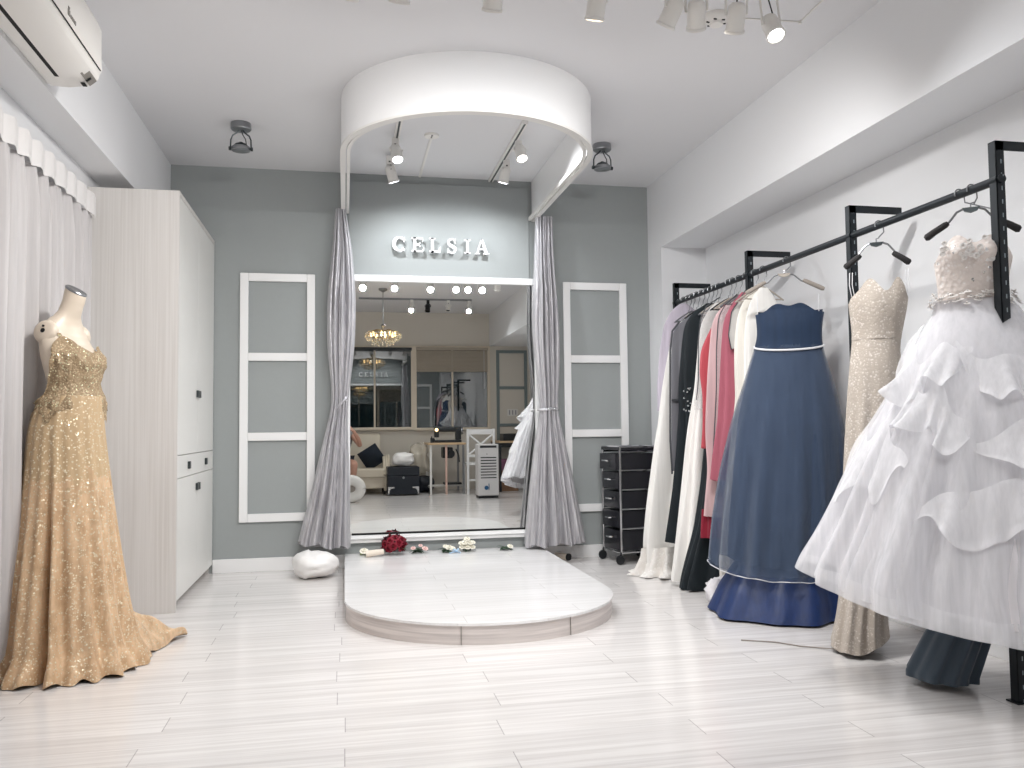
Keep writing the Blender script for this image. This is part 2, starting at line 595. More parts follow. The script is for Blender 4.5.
# ================================================================== SETTING
T = 0.12
struct(bx((WL - T, FY - T, -T), (WR2 + T, D + T, 0)).build('floor', 'floor', ang=0), 'white wood-look laminate floor with thin dark end joints', 'floor')
struct(bx((WL - T, FY - T, H), (WR2 + T, D + T, H + T)).build('ceiling', 'ceiling', ang=0), 'plain white ceiling', 'ceiling')
struct(bx((WL - T, D, 0), (WR + T, D + T, H)).build('wall_back', 'blue_wall', ang=0), 'grey blue far wall behind the mirror and platform', 'wall')
struct(bx((WL - T, FY - T, 0), (WL, D, H)).build('wall_left', 'white_wall', ang=0), 'white wall behind the sheer curtain', 'wall')
m = bx((WR, WSTEP, 0), (WR2 + T, D, H))
m.box((WR2, FY - T, 0), (WR2 + T, WSTEP, H))
struct(m.build('wall_right', 'white_wall', ang=0), 'white wall behind the clothes rack', 'wall')
struct(bx((WL, FY - T, 0), (WR2, FY, H)).build('wall_front', 'front_wall', ang=0), 'warm white wall with two windows, seen in the mirror', 'wall')
struct(bx((WL, FY, BLZ), (BLX, D, H)).build('beam_left', 'white_wall', ang=0), 'white boxed beam under the ceiling above the curtain', 'beam')
m = bx((BRX, WSTEP, BRZ), (WR, D, H))
m.box((BRX, FY, BRZ), (WR2, WSTEP, H))
struct(m.build('beam_right', 'white_wall', ang=0), 'white boxed beam under the ceiling above the clothes rack', 'beam')
struct(bx((BRX, 5.9315, 0), (WR, D, BRZ)).build('wall_right_column', 'white_wall', ang=0), 'white square column in the corner by the grey blue wall', 'column')
CF, CY, CH = -0.9136, 4.913, 2.3607
m = bx((CF + .002, D - .015, 0), (0.0, D, .095), .004)
m.box((1.46, D - .015, 0), (BRX, D, .095), .004)
struct(m.build('baseboard_back', 'white_trim'), 'white baseboard along the grey blue wall', 'baseboard')
struct(bx((WR - .015, WSTEP, 0), (WR, 5.93, .085), .004).build('baseboard_right', 'white_trim'), 'white baseboard along the wall behind the rack', 'baseboard')
# slim board set on the wall above the mirror
m = bx((0.03, D - .018, 2.145), (1.395, D, 2.846), .003)
struct(m.build('trim_1', 'blue_wall'), 'grey blue board above the mirror carrying the sign', 'panel')


def moulding(name, x0, x1, z0, z1, bars, label, w=.058):
    m = MB()
    y0, y1 = D - .028, D
    m.box((x0, y0, z0), (x0 + w, y1, z1), .006)
    m.box((x1 - w, y0, z0), (x1, y1, z1), .006)
    for a in [z0] + bars + [z1 - w]:
        m.box((x0 + w, y0 + .001, a), (x1 - w, y1, a + w), .005)
    return struct(m.build(name, 'white_trim'), label, 'wall moulding')


moulding('trim_2', -.735, -.21, .350, 2.135, [.927, 1.500], 'white three-panel wall moulding between cabinet and left silver curtain')
moulding('trim_3', 1.66, 2.176, .350, 2.124, [.922, 1.497], 'white three-panel wall moulding behind the black drawer trolley')

# ================================================================== MIRROR
mx0, mx1, mz0, mz1 = .04, 1.43, .248, 2.092
mr = thing('wall_mirror', 'large wall mirror with white frame above the platform', 'mirror', ((mx0 + mx1) / 2, D, mz0))
bx((mx0, D - .022, mz0 - .012), (mx1, D - .004, mz1 + .01)).build('mirror_glass', 'mirror', mr, ang=0)
m = bx((mx0 - .03, D - .045, mz1), (mx1 + .03, D, mz1 + .048), .004)
m.box((mx0 - .03, D - .04, mz0 - .016), (mx0, D, mz1), .003)
m.box((mx1, D - .04, mz0 - .016), (mx1 + .03, D, mz1), .003)
m.box((mx0 - .03, D - .045, mz0 - .070), (mx1 + .03, D, mz0 - .016), .004)
m.box((mx0 - .03, D - .06, mz0 - .042), (mx1 + .03, D - .045, mz0 - .034), .002)
m.build('frame', 'white_trim', mr)
m = bx((mx0 + .01, D - .03, mz0 - .016), (mx1 - .01, D - .022, mz0 - .002), .001)
m.build('bottom_seal', 'dark_hole', mr)

# ================================================================== SIGN
sg = thing('wall_sign', 'white raised serif letters CELSIA on the wall above the mirror', 'sign', (.72, D - .02, 2.325))
SY0, SY1 = D - .066, D - .036


def letter(ch, x0, x1, z0, z1):
    m = MB()
    w, h = x1 - x0, z1 - z0
    to = lambda a, b, d: Vector((x0 + a * w, d, z0 + b * h))

    def poly(p):
        m.prism(p, SY0, SY1, to)

    def rect(a0, b0, a1, b1):
        poly([(a0, b0), (a1, b0), (a1, b1), (a0, b1)])

    def stroke(path, wd):
        L, Rr = [], []
        for i, (a, b) in enumerate(path):
            p0, p1 = path[max(0, i - 1)], path[min(len(path) - 1, i + 1)]
            dx, dz = (p1[0] - p0[0]) * w, (p1[1] - p0[1]) * h
            l = math.hypot(dx, dz) or 1
            nx, nz = -dz / l * wd[i] / 2, dx / l * wd[i] / 2
            L.append((a + nx / w, b + nz / h))
            Rr.append((a - nx / w, b - nz / h))
        for i in range(len(path) - 1):
            poly([L[i], L[i + 1], Rr[i + 1], Rr[i]])
    sw = .17
    if ch == 'C':
        n = 22
        ang = [R(48 + (318 - 48) * i / n) for i in range(n + 1)]
        stroke([(.54 + .46 * cos(a), .5 + .46 * sin(a)) for a in ang], [.011 + .016 * abs(cos(a)) ** 1.2 for a in ang])
        poly([(.84, .66), (.95, .66), (.95, 1.0), (.84, .90)])
    elif ch == 'E':
        rect(.14, 0, .38, 1)
        for b in (0, .89):
            rect(0, b, .94, b + .11)
        rect(.38, .45, .74, .57)
        rect(.66, .36, .74, .66)
        poly([(.84, .08), (1, .08), (1, .32)])
        poly([(.82, .92), (.94, .68), (.96, .92)])
    elif ch == 'L':
        rect(.16, 0, .40, 1)
        rect(0, .92, .56, 1)
        rect(0, 0, .98, .13)
        poly([(.74, .13), (1, .13), (1, .42)])
    elif ch == 'S':
        P = [(.86, .76), (.74, .93), (.5, .97), (.25, .90), (.16, .74), (.28, .58), (.55, .48), (.80, .36), (.86, .22), (.72, .06), (.46, .03), (.22, .09), (.12, .26)]
        pts = []
        for i in range(len(P) - 1):
            p0, p1, p2, p3 = P[max(i - 1, 0)], P[i], P[i + 1], P[min(i + 2, len(P) - 1)]
            for k in range(4):
                t = k / 4
                pts.append(tuple(.5 * (2 * p1[j] + (p2[j] - p0[j]) * t + (2 * p0[j] - 5 * p1[j] + 4 * p2[j] - p3[j]) * t * t + (3 * p1[j] - p0[j] - 3 * p2[j] + p3[j]) * t ** 3) for j in (0, 1)))
        pts.append(P[-1])
        n = len(pts)
        stroke(pts, [.011 + .013 * math.exp(-((i / n - .5) / .2) ** 2) for i in range(n)])
        rect(.84, .66, .92, 1.0)
        rect(.06, 0, .14, .34)
    elif ch == 'I':
        rect(.32, 0, .68, 1)
        rect(0, 0, 1, .08)
        rect(0, .92, 1, 1)
    elif ch == 'A':
        poly([(.52, 1), (.40, 1), (.10, .06), (.20, .06)])
        poly([(.40, 1), (.58, 1), (.94, .06), (.70, .06)])
        rect(.24, .30, .74, .38)
        rect(0, 0, .34, .07)
        rect(.60, 0, 1.04, .07)
    return m.build('letter', 'white_trim', sg, ang=0)


for ch, u0, u1, v0, v1 in (('C', 392.9, 405.2, 237.3, 251.3), ('E', 411.5, 423.5, 238, 252), ('L', 429.2, 440.3, 238.6, 252.6),
                           ('S', 446.8, 456.2, 239.3, 253.3), ('I', 464.2, 470.2, 240, 253.8), ('A', 475, 488.3, 240.2, 254.4)):
    a, b = at(u0, v1, Y=D - .05), at(u1, v0, Y=D - .05)
    letter(ch, a.x, b.x, a.z, b.z)

# ================================================================== PLATFORM and CANOPY
PX0, PX1 = 0.0, 1.452
PC, PR, PCY = (PX0 + PX1) / 2, (PX1 - PX0) / 2, 4.555


def ushape(x0, x1, cy, y1, n=48, inset=0.0):
    cx, r = (x0 + x1) / 2, (x1 - x0) / 2 - inset
    return [(cx - r, y1)] + [(cx - r * cos(pi * i / n), cy - r * sin(pi * i / n)) for i in range(n + 1)] + [(cx + r, y1)]


pf = thing('platform', 'low white laminate platform with rounded front below the mirror', 'platform', (PC, PCY, 0))
m = MB()
m.prism(ushape(PX0, PX1, PCY, D), .088, .100, lambda a, b, d: Vector((a, b, d)))
m.build('top_board', 'platform', pf)
m = MB()
m.prism(ushape(PX0, PX1, PCY, D, inset=.006), 0, .088, lambda a, b, d: Vector((a, b, d)))
m.build('side_band', 'edge_board', pf)
for ang in (74, 118):
    m = MB()
    a = R(ang)
    p = Vector((PC - (PR - .003) * cos(a), PCY - (PR - .003) * sin(a), 0))
    m.box((p.x - .001, p.y - .003, .002), (p.x + .001, p.y + .003, .088))
    m.build('seam', 'sticker', pf, ang=0)

KX0, KX1, KCY, KZ = -.018, 1.446, 4.79, 2.600
cn = thing('curtain_canopy', 'white curved drop panel hung from the ceiling over the platform', 'canopy', (.7, KCY, KZ))
m = MB()
o_, i_ = ushape(KX0, KX1, KCY, D), ushape(KX0 + .022, KX1 - .022, KCY, D)
vs = []
for (xa, ya), (xb, yb) in zip(o_, i_):
    vs.append([m.v((xa, ya, KZ)), m.v((xa, ya, H)), m.v((xb, yb, H)), m.v((xb, yb, KZ))])
for a, b in zip(vs, vs[1:]):
    for k in range(4):
        m.face((a[k], a[(k + 1) % 4], b[(k + 1) % 4], b[k]))
m.build('curved_panel', 'white_trim', cn)
m = MB()
o_, i_ = ushape(KX0 - .006, KX1 + .006, KCY, D), ushape(KX0 + .026, KX1 - .026, KCY, D)
vs = []
for (xa, ya), (xb, yb) in zip(o_, i_):
    vs.append([m.v((xa, ya, KZ - .008)), m.v((xa, ya, KZ + .003)), m.v((xb, yb, KZ + .003)), m.v((xb, yb, KZ - .008))])
for a, b in zip(vs, vs[1:]):
    for k in range(4):
        m.face((a[k], a[(k + 1) % 4], b[(k + 1) % 4], b[k]))
m.build('bottom_rim', 'plastic_white', cn)
m = MB()
o_, i_ = ushape(KX0 + .032, KX1 - .032, KCY, D - .02), ushape(KX0 + .052, KX1 - .052, KCY, D - .02)
vs = []
for (xa, ya), (xb, yb) in zip(o_, i_):
    vs.append([m.v((xa, ya, KZ - .004)), m.v((xa, ya, KZ + .022)), m.v((xb, yb, KZ + .022)), m.v((xb, yb, KZ - .004))])
for a, b in zip(vs, vs[1:]):
    for k in range(4):
        m.face((a[k], a[(k + 1) % 4], b[(k + 1) % 4], b[k]))
m.build('curtain_track', 'plastic_white', cn)

# ================================================================== SILVER CURTAINS
def folded(ctab, wtab, dtab, ztop, zbot, y, nf, seed, n=192, rows=90, amp=.22, hemwave=.012, ytab=None):
    """bunched cloth: closed pleated section swept down; tables are (z, value)"""
    ctab, wtab, dtab = smooth_tab(ctab), smooth_tab(wtab), smooth_tab(dtab)
    m = MB()
    rings = []
    for j in range(rows + 1):
        v = j / rows
        ring = []
        for i in range(n):
            t = 2 * pi * i / n
            zb = zbot(cos(t)) + hemwave * sin(nf * t)
            z = ztop + (zb - ztop) * v
            w, d, c = lerp_tab(wtab, z), lerp_tab(dtab, z), lerp_tab(ctab, z)
            ph = t + .12 * noise.noise(Vector((seed, z * 1.3, cos(t) * 2)))
            f = (2.2 * abs(sin(nf * ph + seed)) ** .55 - 1.5) + .5 * (2 * abs(sin((nf + 3) * ph + seed * 3 + z * .4)) ** .6 - 1.2) + .5 * noise.noise(Vector((cos(t) * 5, sin(t) * 5, seed + z * .5)))
            k = 1 + amp * f * .5
            yy = y + (lerp_tab(ytab, z) if ytab else 0)
            ring.append(Vector((c + w * cos(t) * (1 + .07 * f), yy + d * sin(t) * k * 1.0 + .02 * f * d / .1, z)))
        rings.append(ring)
    m.rings(rings, True, True, True)
    return m


def px_tabs(left, right, y):
    L = smooth_tab(sil(left, (0, y), (1, 0)))
    Rr = smooth_tab(sil(right, (0, y), (1, 0)))
    z0, z1 = max(L[0][0], Rr[0][0]), min(L[-1][0], Rr[-1][0])
    c, w = [], []
    for i in range(61):
        z = z0 + (z1 - z0) * i / 60
        a, b = lerp_tab(L, z), lerp_tab(Rr, z)
        c.append((z, (a + b) / 2))
        w.append((z, max(.012, (b - a) / 2)))
    return c, w


CYY = 6.075
c, w = px_tabs([(336, 206), (333, 250), (328, 300), (328, 345), (331, 380), (334, 402), (324, 440), (313, 490), (298, 546)],
               [(345, 208), (352, 250), (355, 300), (354, 345), (350, 380), (347, 402), (347, 430), (349, 490), (349, 549)], CYY)
cl = thing('silver_curtain', 'silver grey satin curtain gathered left of the mirror', 'curtain', (-.03, CYY, .2), 'silver curtains framing the mirror')
folded(c, w, [(2.6, .03), (2.0, .06), (1.25, .036), (.9, .06), (.2, .088)], KZ - .005, lambda k: .185 - .02 * k, CYY, 6, 1.3, amp=1.3).build('fabric', 'satin', cl, ang=60)
m = MB()
rg = []
for i in range(40):
    t = 2 * pi * i / 40
    rg.append(Vector((-.024 + .046 * cos(t), CYY + .042 * sin(t), 1.185 + .05 * cos(t))))
m.tube(rg + [rg[0]], .011, 8)
m.build('tie_back', 'satin', cl)

c, w = px_tabs([(536, 217), (535, 260), (533, 330), (538, 380), (542, 411), (536, 440), (531, 490), (526, 549)],
               [(552, 205), (553, 260), (559, 330), (559, 380), (556, 411), (564, 440), (575, 490), (586, 545)], CYY)
cr = thing('silver_curtain', 'silver grey satin curtain gathered right of the mirror with jewelled tieback', 'curtain', (1.47, CYY, .13), 'silver curtains framing the mirror')
folded(c, w, [(2.6, .04), (2.0, .07), (1.3, .045), (1.13, .04), (.8, .065), (.13, .095)], KZ - .005, lambda k: .132 + .01 * k, CYY, 7, 4.1, amp=1.3).build('fabric', 'satin', cr, ang=60)
m = MB()
rg = []
for i in range(40):
    t = 2 * pi * i / 40
    rg.append(Vector((1.492 + .066 * cos(t), CYY + .046 * sin(t), 1.130)))
m.tube(rg + [rg[0]], .010, 8)
tb = m.build('tie_back', 'satin', cr)
m = MB()
for i in range(9):
    m.ball((1.47 + .012 * i, CYY - .052 + .0009 * (i - 4) ** 2, 1.137), .010, 8, 6)
m.build('crystal_band', 'chrome', tb)

# ================================================================== FLOWERS along the platform's back edge
def rosette(m, c, r, layers=3, up=(0, 0, 1), seed=0):
    up = Vector(up).normalized()
    a = up.orthogonal().normalized()
    b = up.cross(a)
    c = Vector(c)
    for L in range(layers):
        f = (L + 1) / layers
        n = 3 + 2 * L
        open_ = .25 + .95 * f
        for k in range(n):
            th = 2 * pi * k / n + L * .7 + seed
            for_ = []

            def P(u, v):
                wd = (u - .5) * 2
                an = th + wd * (pi / n) * 1.25
                rad = r * f * (.25 + .75 * v ** .8) * (1 - .12 * wd * wd) * min(1.1, open_)
                hh = r * (1.0 - .55 * f) * v + r * .25 * (1 - f) + r * .10 * sin(v * pi)
                hh -= r * .25 * f * v * v
                return c + (a * cos(an) + b * sin(an)) * rad + up * hh
            m.grid(P, 4, 4)


def leafs(m, c, n, ln, seed=0, up=.4):
    rnd = random.Random(seed)
    for k in range(n):
        th = rnd.uniform(0, 2 * pi)
        d = Vector((cos(th), sin(th), rnd.uniform(-.1, up))).normalized()
        s = d.cross(Vector((0, 0, 1))).normalized()
        q = ln * rnd.uniform(.7, 1.1)
        c0 = Vector(c)
        m.grid(lambda u, v: c0 + d * (q * v) + s * ((u - .5) * q * .55 * sin(pi * min(.98, v + .06))) + Vector((0, 0, -.25 * q * v * v + .06 * q * abs(u - .5))), 4, 5)


PZ = .100
p = at(394, 546, Y=6.07)
bq = thing('bouquet', 'dark red flower bouquet lying on the back of the platform', 'bouquet', (p.x, 6.06, PZ), 'flowers along the mirror')
bc = Vector((p.x, 6.06, PZ + .078))
fib = [(1 - 2 * (i + .5) / 26, i * 2.39996) for i in range(26)]
m2 = MB()
for zz, th in fib:
    if zz < -.75:
        continue
    rr = math.sqrt(1 - zz * zz)
    d = Vector((rr * cos(th), rr * sin(th), zz))
    m1 = MB()
    rosette(m1, bc + Vector((d.x * .074, d.y * .052, d.z * .052)), .030, 3, d, th)
    m1.build('flower_head', 'rose_dark' if (int(th * 10) % 5 == 0) else 'rose_red', bq, ang=60)
m2.ball(bc, .048, 14, 8, (1.3, 1, 1))
leafs(m2, bc + Vector((.05, -.03, -.03)), 6, .06, 3)
m2.build('foliage', 'leaf', bq)
m = MB()
q0, q1 = Vector((at(381, 553, Y=6.0).x + .02, 6.0, PZ + .035)), Vector((at(366, 553, Y=6.0).x, 6.0, PZ + .022))
m.tube([q0, (q0 + q1) / 2, q1], .022, 12, True, [.018, .022, .024])
m.build('ribbon_handle', 'ribbon_cream', bq)


def posy(label, u, heads, leaves, mat, lf='leaf', dz=.0, extra=None, seed=1):
    x = at(u, 551, Y=6.09).x
    t = thing('flower_posy', label, 'flowers', (x, 6.09, PZ), 'flowers along the mirror')
    for dx, dy, hz, r in heads:
        m = MB()
        m.ball((x + dx, 6.09 + dy, PZ + hz), r * .5, 8, 6)
        rosette(m, (x + dx, 6.09 + dy, PZ + hz), r, 3, (dx * 3, -.6, 1), dx * 40)
        m.build('flower_head', mat, t, ang=60)
    m = MB()
    m.tube([(x - .03, 6.10, PZ + .008), (x, 6.10, PZ + .012), (x + .03, 6.095, PZ + .008)], .006, 6)
    leafs(m, (x, 6.09, PZ + .02), leaves + 2, .072, seed)
    m.build('foliage', lf, t)
    return t


posy('single cream rose with pale leaf left of the red bouquet', 364, [(0, -.01, .028, .030)], 3, 'rose_white', 'leaf_pale', seed=4)
posy('green sprig with small blush buds right of the red bouquet', 418, [(.05, -.01, .03, .022), (-.035, .0, .035, .018), (.02, .02, .05, .015)], 9, 'rose_pink', seed=5)
posy('small cream posy with dark leaves beside the pale blue ribbon', 446, [(.02, -.02, .03, .028), (.045, .0, .022, .024), (-.005, .0, .04, .018)], 7, 'rose_white', seed=6)
hy = [(.0, -.03, .03, .024), (.035, -.02, .03, .024), (-.035, -.015, .032, .024), (.02, -.02, .062, .024), (-.02, -.02, .064, .024), (.0, -.005, .088, .022), (.04, .0, .06, .022), (-.04, .0, .058, .022), (.0, .03, .04, .024), (.0, .02, .075, .022)]
posy('round white blossom cluster tied with pale blue ribbon', 467, hy, 3, 'rose_white', seed=8)
posy('dark green sprig with white bud near the right curtain', 505, [(.035, -.02, .024, .022)], 9, 'rose_white', seed=9)
m = MB()
x = at(456, 551, Y=6.03).x
for s in (-1, 1):
    m.grid(lambda u, v: Vector((x + s * .05 * (u if s > 0 else u) * .6, 6.03 - .02 + .022 * v - .01 * sin(u * pi), PZ + .004 + .032 * sin(u * pi) * (.6 + .4 * v))), 10, 3)
m.ball((x, 6.025, PZ + .014), .012, 8, 6)
m.tube([(x - .05, 6.0, PZ + .004), (x - .02, 6.015, PZ + .008), (x, 6.02, PZ + .012), (x + .03, 6.0, PZ + .005)], .005, 6)
tag(m.build('ribbon_bow', 'ribbon_blue'), 'pale blue ribbon bow lying between the white flowers', 'ribbon', 'flowers along the mirror')

# rolled white wrap beside the platform and the pole end behind its right edge
m = MB()
cc = Vector((-.195, 5.86, 0))
rings = []
for j in range(1, 22):
    a = pi * j / 22
    ring = []
    for i in range(44):
        t = 2 * pi * i / 44
        d = Vector((sin(a) * cos(t), sin(a) * sin(t), cos(a)))
        k = 1 + .10 * noise.noise(d * 1.7 + Vector((3, 1, 0))) + .05 * noise.noise(d * 4.2)
        z = max(0.0, .088 + .088 * d.z * k + (.02 if d.x < -.3 else 0) * d.z)
        crease = -.016 * math.exp(-((d.z + .15 - .35 * (d.x)) / .10) ** 2) if d.y < 0 else 0
        ring.append(Vector((cc.x + .158 * d.x * k, cc.y + (.15 * k + crease) * d.y, z)))
    rings.append(ring)
m.rings(rings, True, True, True)
tag(m.build('wrapped_bundle', 'poly', ang=70), 'puffy white wrapped bundle on the floor left of the platform', 'bag')
m = MB()
pa = at(568, 557, Z=.025)
m.tube([pa, pa + Vector((-.10, .16, 0)), pa + Vector((-.20, .32, 0)) if pa.y + .32 < D - .03 else (pa.x - .15, D - .04, .025)], .024, 14)
rp = m.build('rolled_pole', 'ribbon_cream')
tag(rp, 'short rolled tube lying behind the right edge of the platform', 'tube')
m = MB()
d = Vector((.10, -.16, 0)).normalized()
m.lathe([(.020, -.004), (.027, 0), (.027, .012), (.018, .014)], pa, d, 16)
m.build('end_cap', 'black', rp)

# ================================================================== DRAWER TROLLEY
tx0, tx1, ty0, ty1 = 0, .335, 0, .40
tr = thing('drawer_trolley', 'black five-drawer trolley with chrome frame on castors', 'drawer trolley', (1.918, 5.80, 0))
TRA = R(-3)
O = Vector((1.918, 5.80, 0))
# the narrow drawer front faces the platform (-x side); the long side faces the room
Q = [Vector((-.005, .31, 0)), Vector((.05, 0, 0)), Vector((.36, .04, 0)), Vector((.30, .355, 0))]
ex = (Q[2] - Q[1]).normalized()
ey = Vector((-ex.y, ex.x, 0))
LX, LY = .315, .30
def tp(a, b, z):
    return O + Q[1] + ex * a + ey * b + Vector((0, 0, z))
def tbox(m, a0, b0, z0, a1, b1, z1, bev=.003):
    vs = m.box((a0, b0, z0), (a1, b1, z1), bev)
    for v in vs:
        v.co = tp(v.co.x, v.co.y, v.co.z)
zs = [.115, .256, .397, .538, .679, .815]
m = MB()
for a, b in ((0, 0), (LX, 0), (0, LY), (LX, LY)):
    m.tube([tp(a, b, .075), tp(a, b, .85)], .009, 8)
for z in [.085] + zs[1:5] + [.815, .85]:
    for (a, b), (c_, d_) in (((0, 0), (LX, 0)), ((0, LY), (LX, LY)), ((LX, 0), (LX, LY))) + ((((0, 0), (0, LY)),) if z in (.085, .85) else ()):
        m.tube([tp(a, b, z), tp(c_, d_, z)], .007, 8)
m.build('chrome_frame', 'chrome', tr)
for i in range(5):
    m = MB()
    pull = .025 if i == 4 else (.006 * (i % 2))
    tbox(m, -.006 - pull, .012, zs[i] + .004 if i else .095, LX - .012, LY - .012, zs[i + 1] - .014, .006)
    dr = m.build('drawer', 'glass_smoke', tr)
    m = MB()
    zc = (zs[i] + zs[i + 1]) / 2
    m.tube([tp(-.012 - pull, .13, zc), tp(-.030 - pull, .135, zc + .002), tp(-.030 - pull, .19, zc + .002), tp(-.012 - pull, .195, zc)], .0055, 8)
    m.build('handle', 'chrome', dr)
m = MB()
tbox(m, -.01, -.005,   .825, LX + .005, LY + .005, .850, .004)
m.build('top_tray', 'glass_smoke', tr)
for a, b in ((0, 0), (LX, 0), (0, LY), (LX, LY)):
    m = MB()
    m.lathe([(.030, -.010), (.032, -.006), (.032, .006), (.030, .010)], tp(a - .012, b, .032), ey, 18)
    m.lathe([(.030, -.010), (.032, -.006), (.032, .006), (.030, .010)], tp(a + .0, b, .032) + ey * .026, ey, 18)
    m.tube([tp(a, b, .09), tp(a - .006, b, .06), tp(a - .008, b, .04)], .009, 8)
    m.build('castor', 'black', tr)

# ================================================================== CABINET
cb = thing('cabinet', 'tall pale wood-grain cabinet against the grey blue wall', 'cabinet', ((WL + CF) / 2, CY, 0))
m = bx((WL + .004, CY, 0), (CF, CY + .018, CH))
m.box((WL + .004, CY + .018, CH - .018), (CF - .022, D - .002, CH))
m.box((WL + .004, D - .02, 0), (CF - .022, D - .002, CH - .018))
m.box((WL + .004, CY + .018, .06), (WL + .02, D - .02, CH - .018))
m.box((WL + .02, CY + .018, .06), (CF - .022, D - .02, .078))
m.build('carcass', 'cabinet', cb, ang=0)
bx((CF - .09, CY + .02, 0), (CF - .06, D - .02, .06)).build('kick_board', 'cabinet', cb, ang=0)
ym = (CY + D) / 2
bx((CF - .020, CY + .019, CH - .026), (CF, D - .006, CH)).build('top_rail', 'cabinet', cb, ang=0)
def cab_panel(name, y0, y1, z0, z1, handles):
    f = bx((CF - .020, y0 + .002, z0 + .002), (CF, y1 - .002, z1 - .002), .0015).build(name, 'cabinet_white', cb)
    for hy_, hz in handles:
        mm = bx((CF, hy_ - .022, hz - .022), (CF + .014, hy_ + .022, hz + .022), .003)
        mm.build('handle', 'dark_steel', f)
za, zb = .735, .865
ya = CY + .020
cab_panel('door', ya, ym, zb, CH - .028, [(ym - .032, 1.235)])
cab_panel('door', ym, D - .01, zb, CH - .028, [(ym + .032, 1.235)])
cab_panel('drawer', ya, D - .01, za, zb, [(ya + .32, .80), (D - .34, .80)])
cab_panel('door', ya, ym, .06, za, [(ym - .032, .655)])
cab_panel('door', ym, D - .01, .06, za, [(ym + .032, .655)])

# ================================================================== SHEER CURTAIN on the left wall
sc_ = thing('sheer_curtain', 'white sheer pleated curtain on the wall beside the cabinet', 'curtain', (WL + .06, 3.3, .02))
SX = WL + .062
def sheer_x(y, z):
    a = .022 * ss(2.3, 1.9, z) + .010
    ph = 2 * pi * y / .155 + .9 * noise.noise(Vector((y * 1.7, 0, 3)))
    return SX + a * (sin(ph) + .35 * sin(2.3 * ph + 1)) + .012 * noise.noise(Vector((y * 3, z * .6, 1)))
Y0s, Y1s = 1.2, 4.80
m = MB()
m.grid(lambda u, v: Vector((sheer_x(Y0s + (Y1s - Y0s) * u, 2.17 - 2.15 * v), Y0s + (Y1s - Y0s) * u, 2.17 - 2.15 * v)), 520, 26)
m.build('fabric', 'sheer', sc_, ang=0 or 80)
m = MB()
def head_x(y, z):
    ph = 2 * pi * y / .155 + .9 * noise.noise(Vector((y * 1.7, 0, 3)))
    return SX + .012 + .018 * abs(sin(ph / 2)) + .004 * sin(ph)
m.grid(lambda u, v: Vector((head_x(Y0s + (Y1s + .01 - Y0s) * u, 0), Y0s + (Y1s + .01 - Y0s) * u, 2.275 - .115 * v + .004 * sin(u * 160))), 520, 4)
m.build('pleated_heading', 'sheer_head', sc_, ang=80)
m = MB()
m.tube([(WL + .045, Y0s, 2.268), (WL + .045, Y1s - .02, 2.268)], .012, 8)
for k in range(7):
    y = Y1s - .06 - k * .52
    m.box((WL, y - .01, 2.258), (WL + .05, y + .01, 2.282))
m.build('curtain_rail', 'plastic_white', sc_)

# ================================================================== MANNEQUIN and GOLD GOWN
MC = Vector((-1.12, 3.90, 0))
FA = R(-22)
FD = Vector((cos(FA), sin(FA), 0))                # the way the mannequin faces
SD = Vector((FD.y, -FD.x, 0))                     # its right side, towards the camera
mq = thing('mannequin', 'headless cream mannequin torso wearing the gold gown', 'mannequin', MC)
TOR = [(.96, -.058, .135, .106), (.990, -.060, .136, .107), (1.055, -.055, .130, .102), (1.120, -.044, .117, .092), (1.164, -.040, .110, .086), (1.207, -.042, .108, .089), (1.251, -.044, .118, .097), (1.290, -.044, .131, .104), (1.325, -.054, .135, .102), (1.352, -.068, .132, .090), (1.383, -.080, .129, .080), (1.428, -.092, .122, .068), (1.467, -.094, .104, .060), (1.493, -.086, .078, .054), (1.510, -.074, .058, .049), (1.536, -.059, .048, .046), (1.580, -.043, .043, .043), (1.619, -.034, .041, .041)]


def tor(z):
    for a, b in zip(TOR, TOR[1:]):
        if z <= b[0]:
            f = max(0, (z - a[0]) / (b[0] - a[0]))
            f = f * f * (3 - 2 * f) * .5 + f * .5
            return [a[k] + (b[k] - a[k]) * f for k in (1, 2, 3)]
    return list(TOR[-1][1:])


def bust(t, z):
    """extra forward swell of the two breasts; t=0 is straight ahead"""
    s = 0
    for tb_ in (R(34), R(-34)):
        dt = (t - tb_ + pi) % (2 * pi) - pi
        s += math.exp(-(dt / .42) ** 2 - ((z - 1.330) / .045) ** 2)
    return .016 * s


def tor_pt(t, z, grow=0.0):
    off, w_, d_ = tor(z)
    bb = bust(t, z)
    return MC + FD * (off + (d_ + grow) * cos(t) + bb * cos(t)) + SD * ((w_ + grow) * sin(t) + bb * sin(t) * .6) + Vector((0, 0, z))


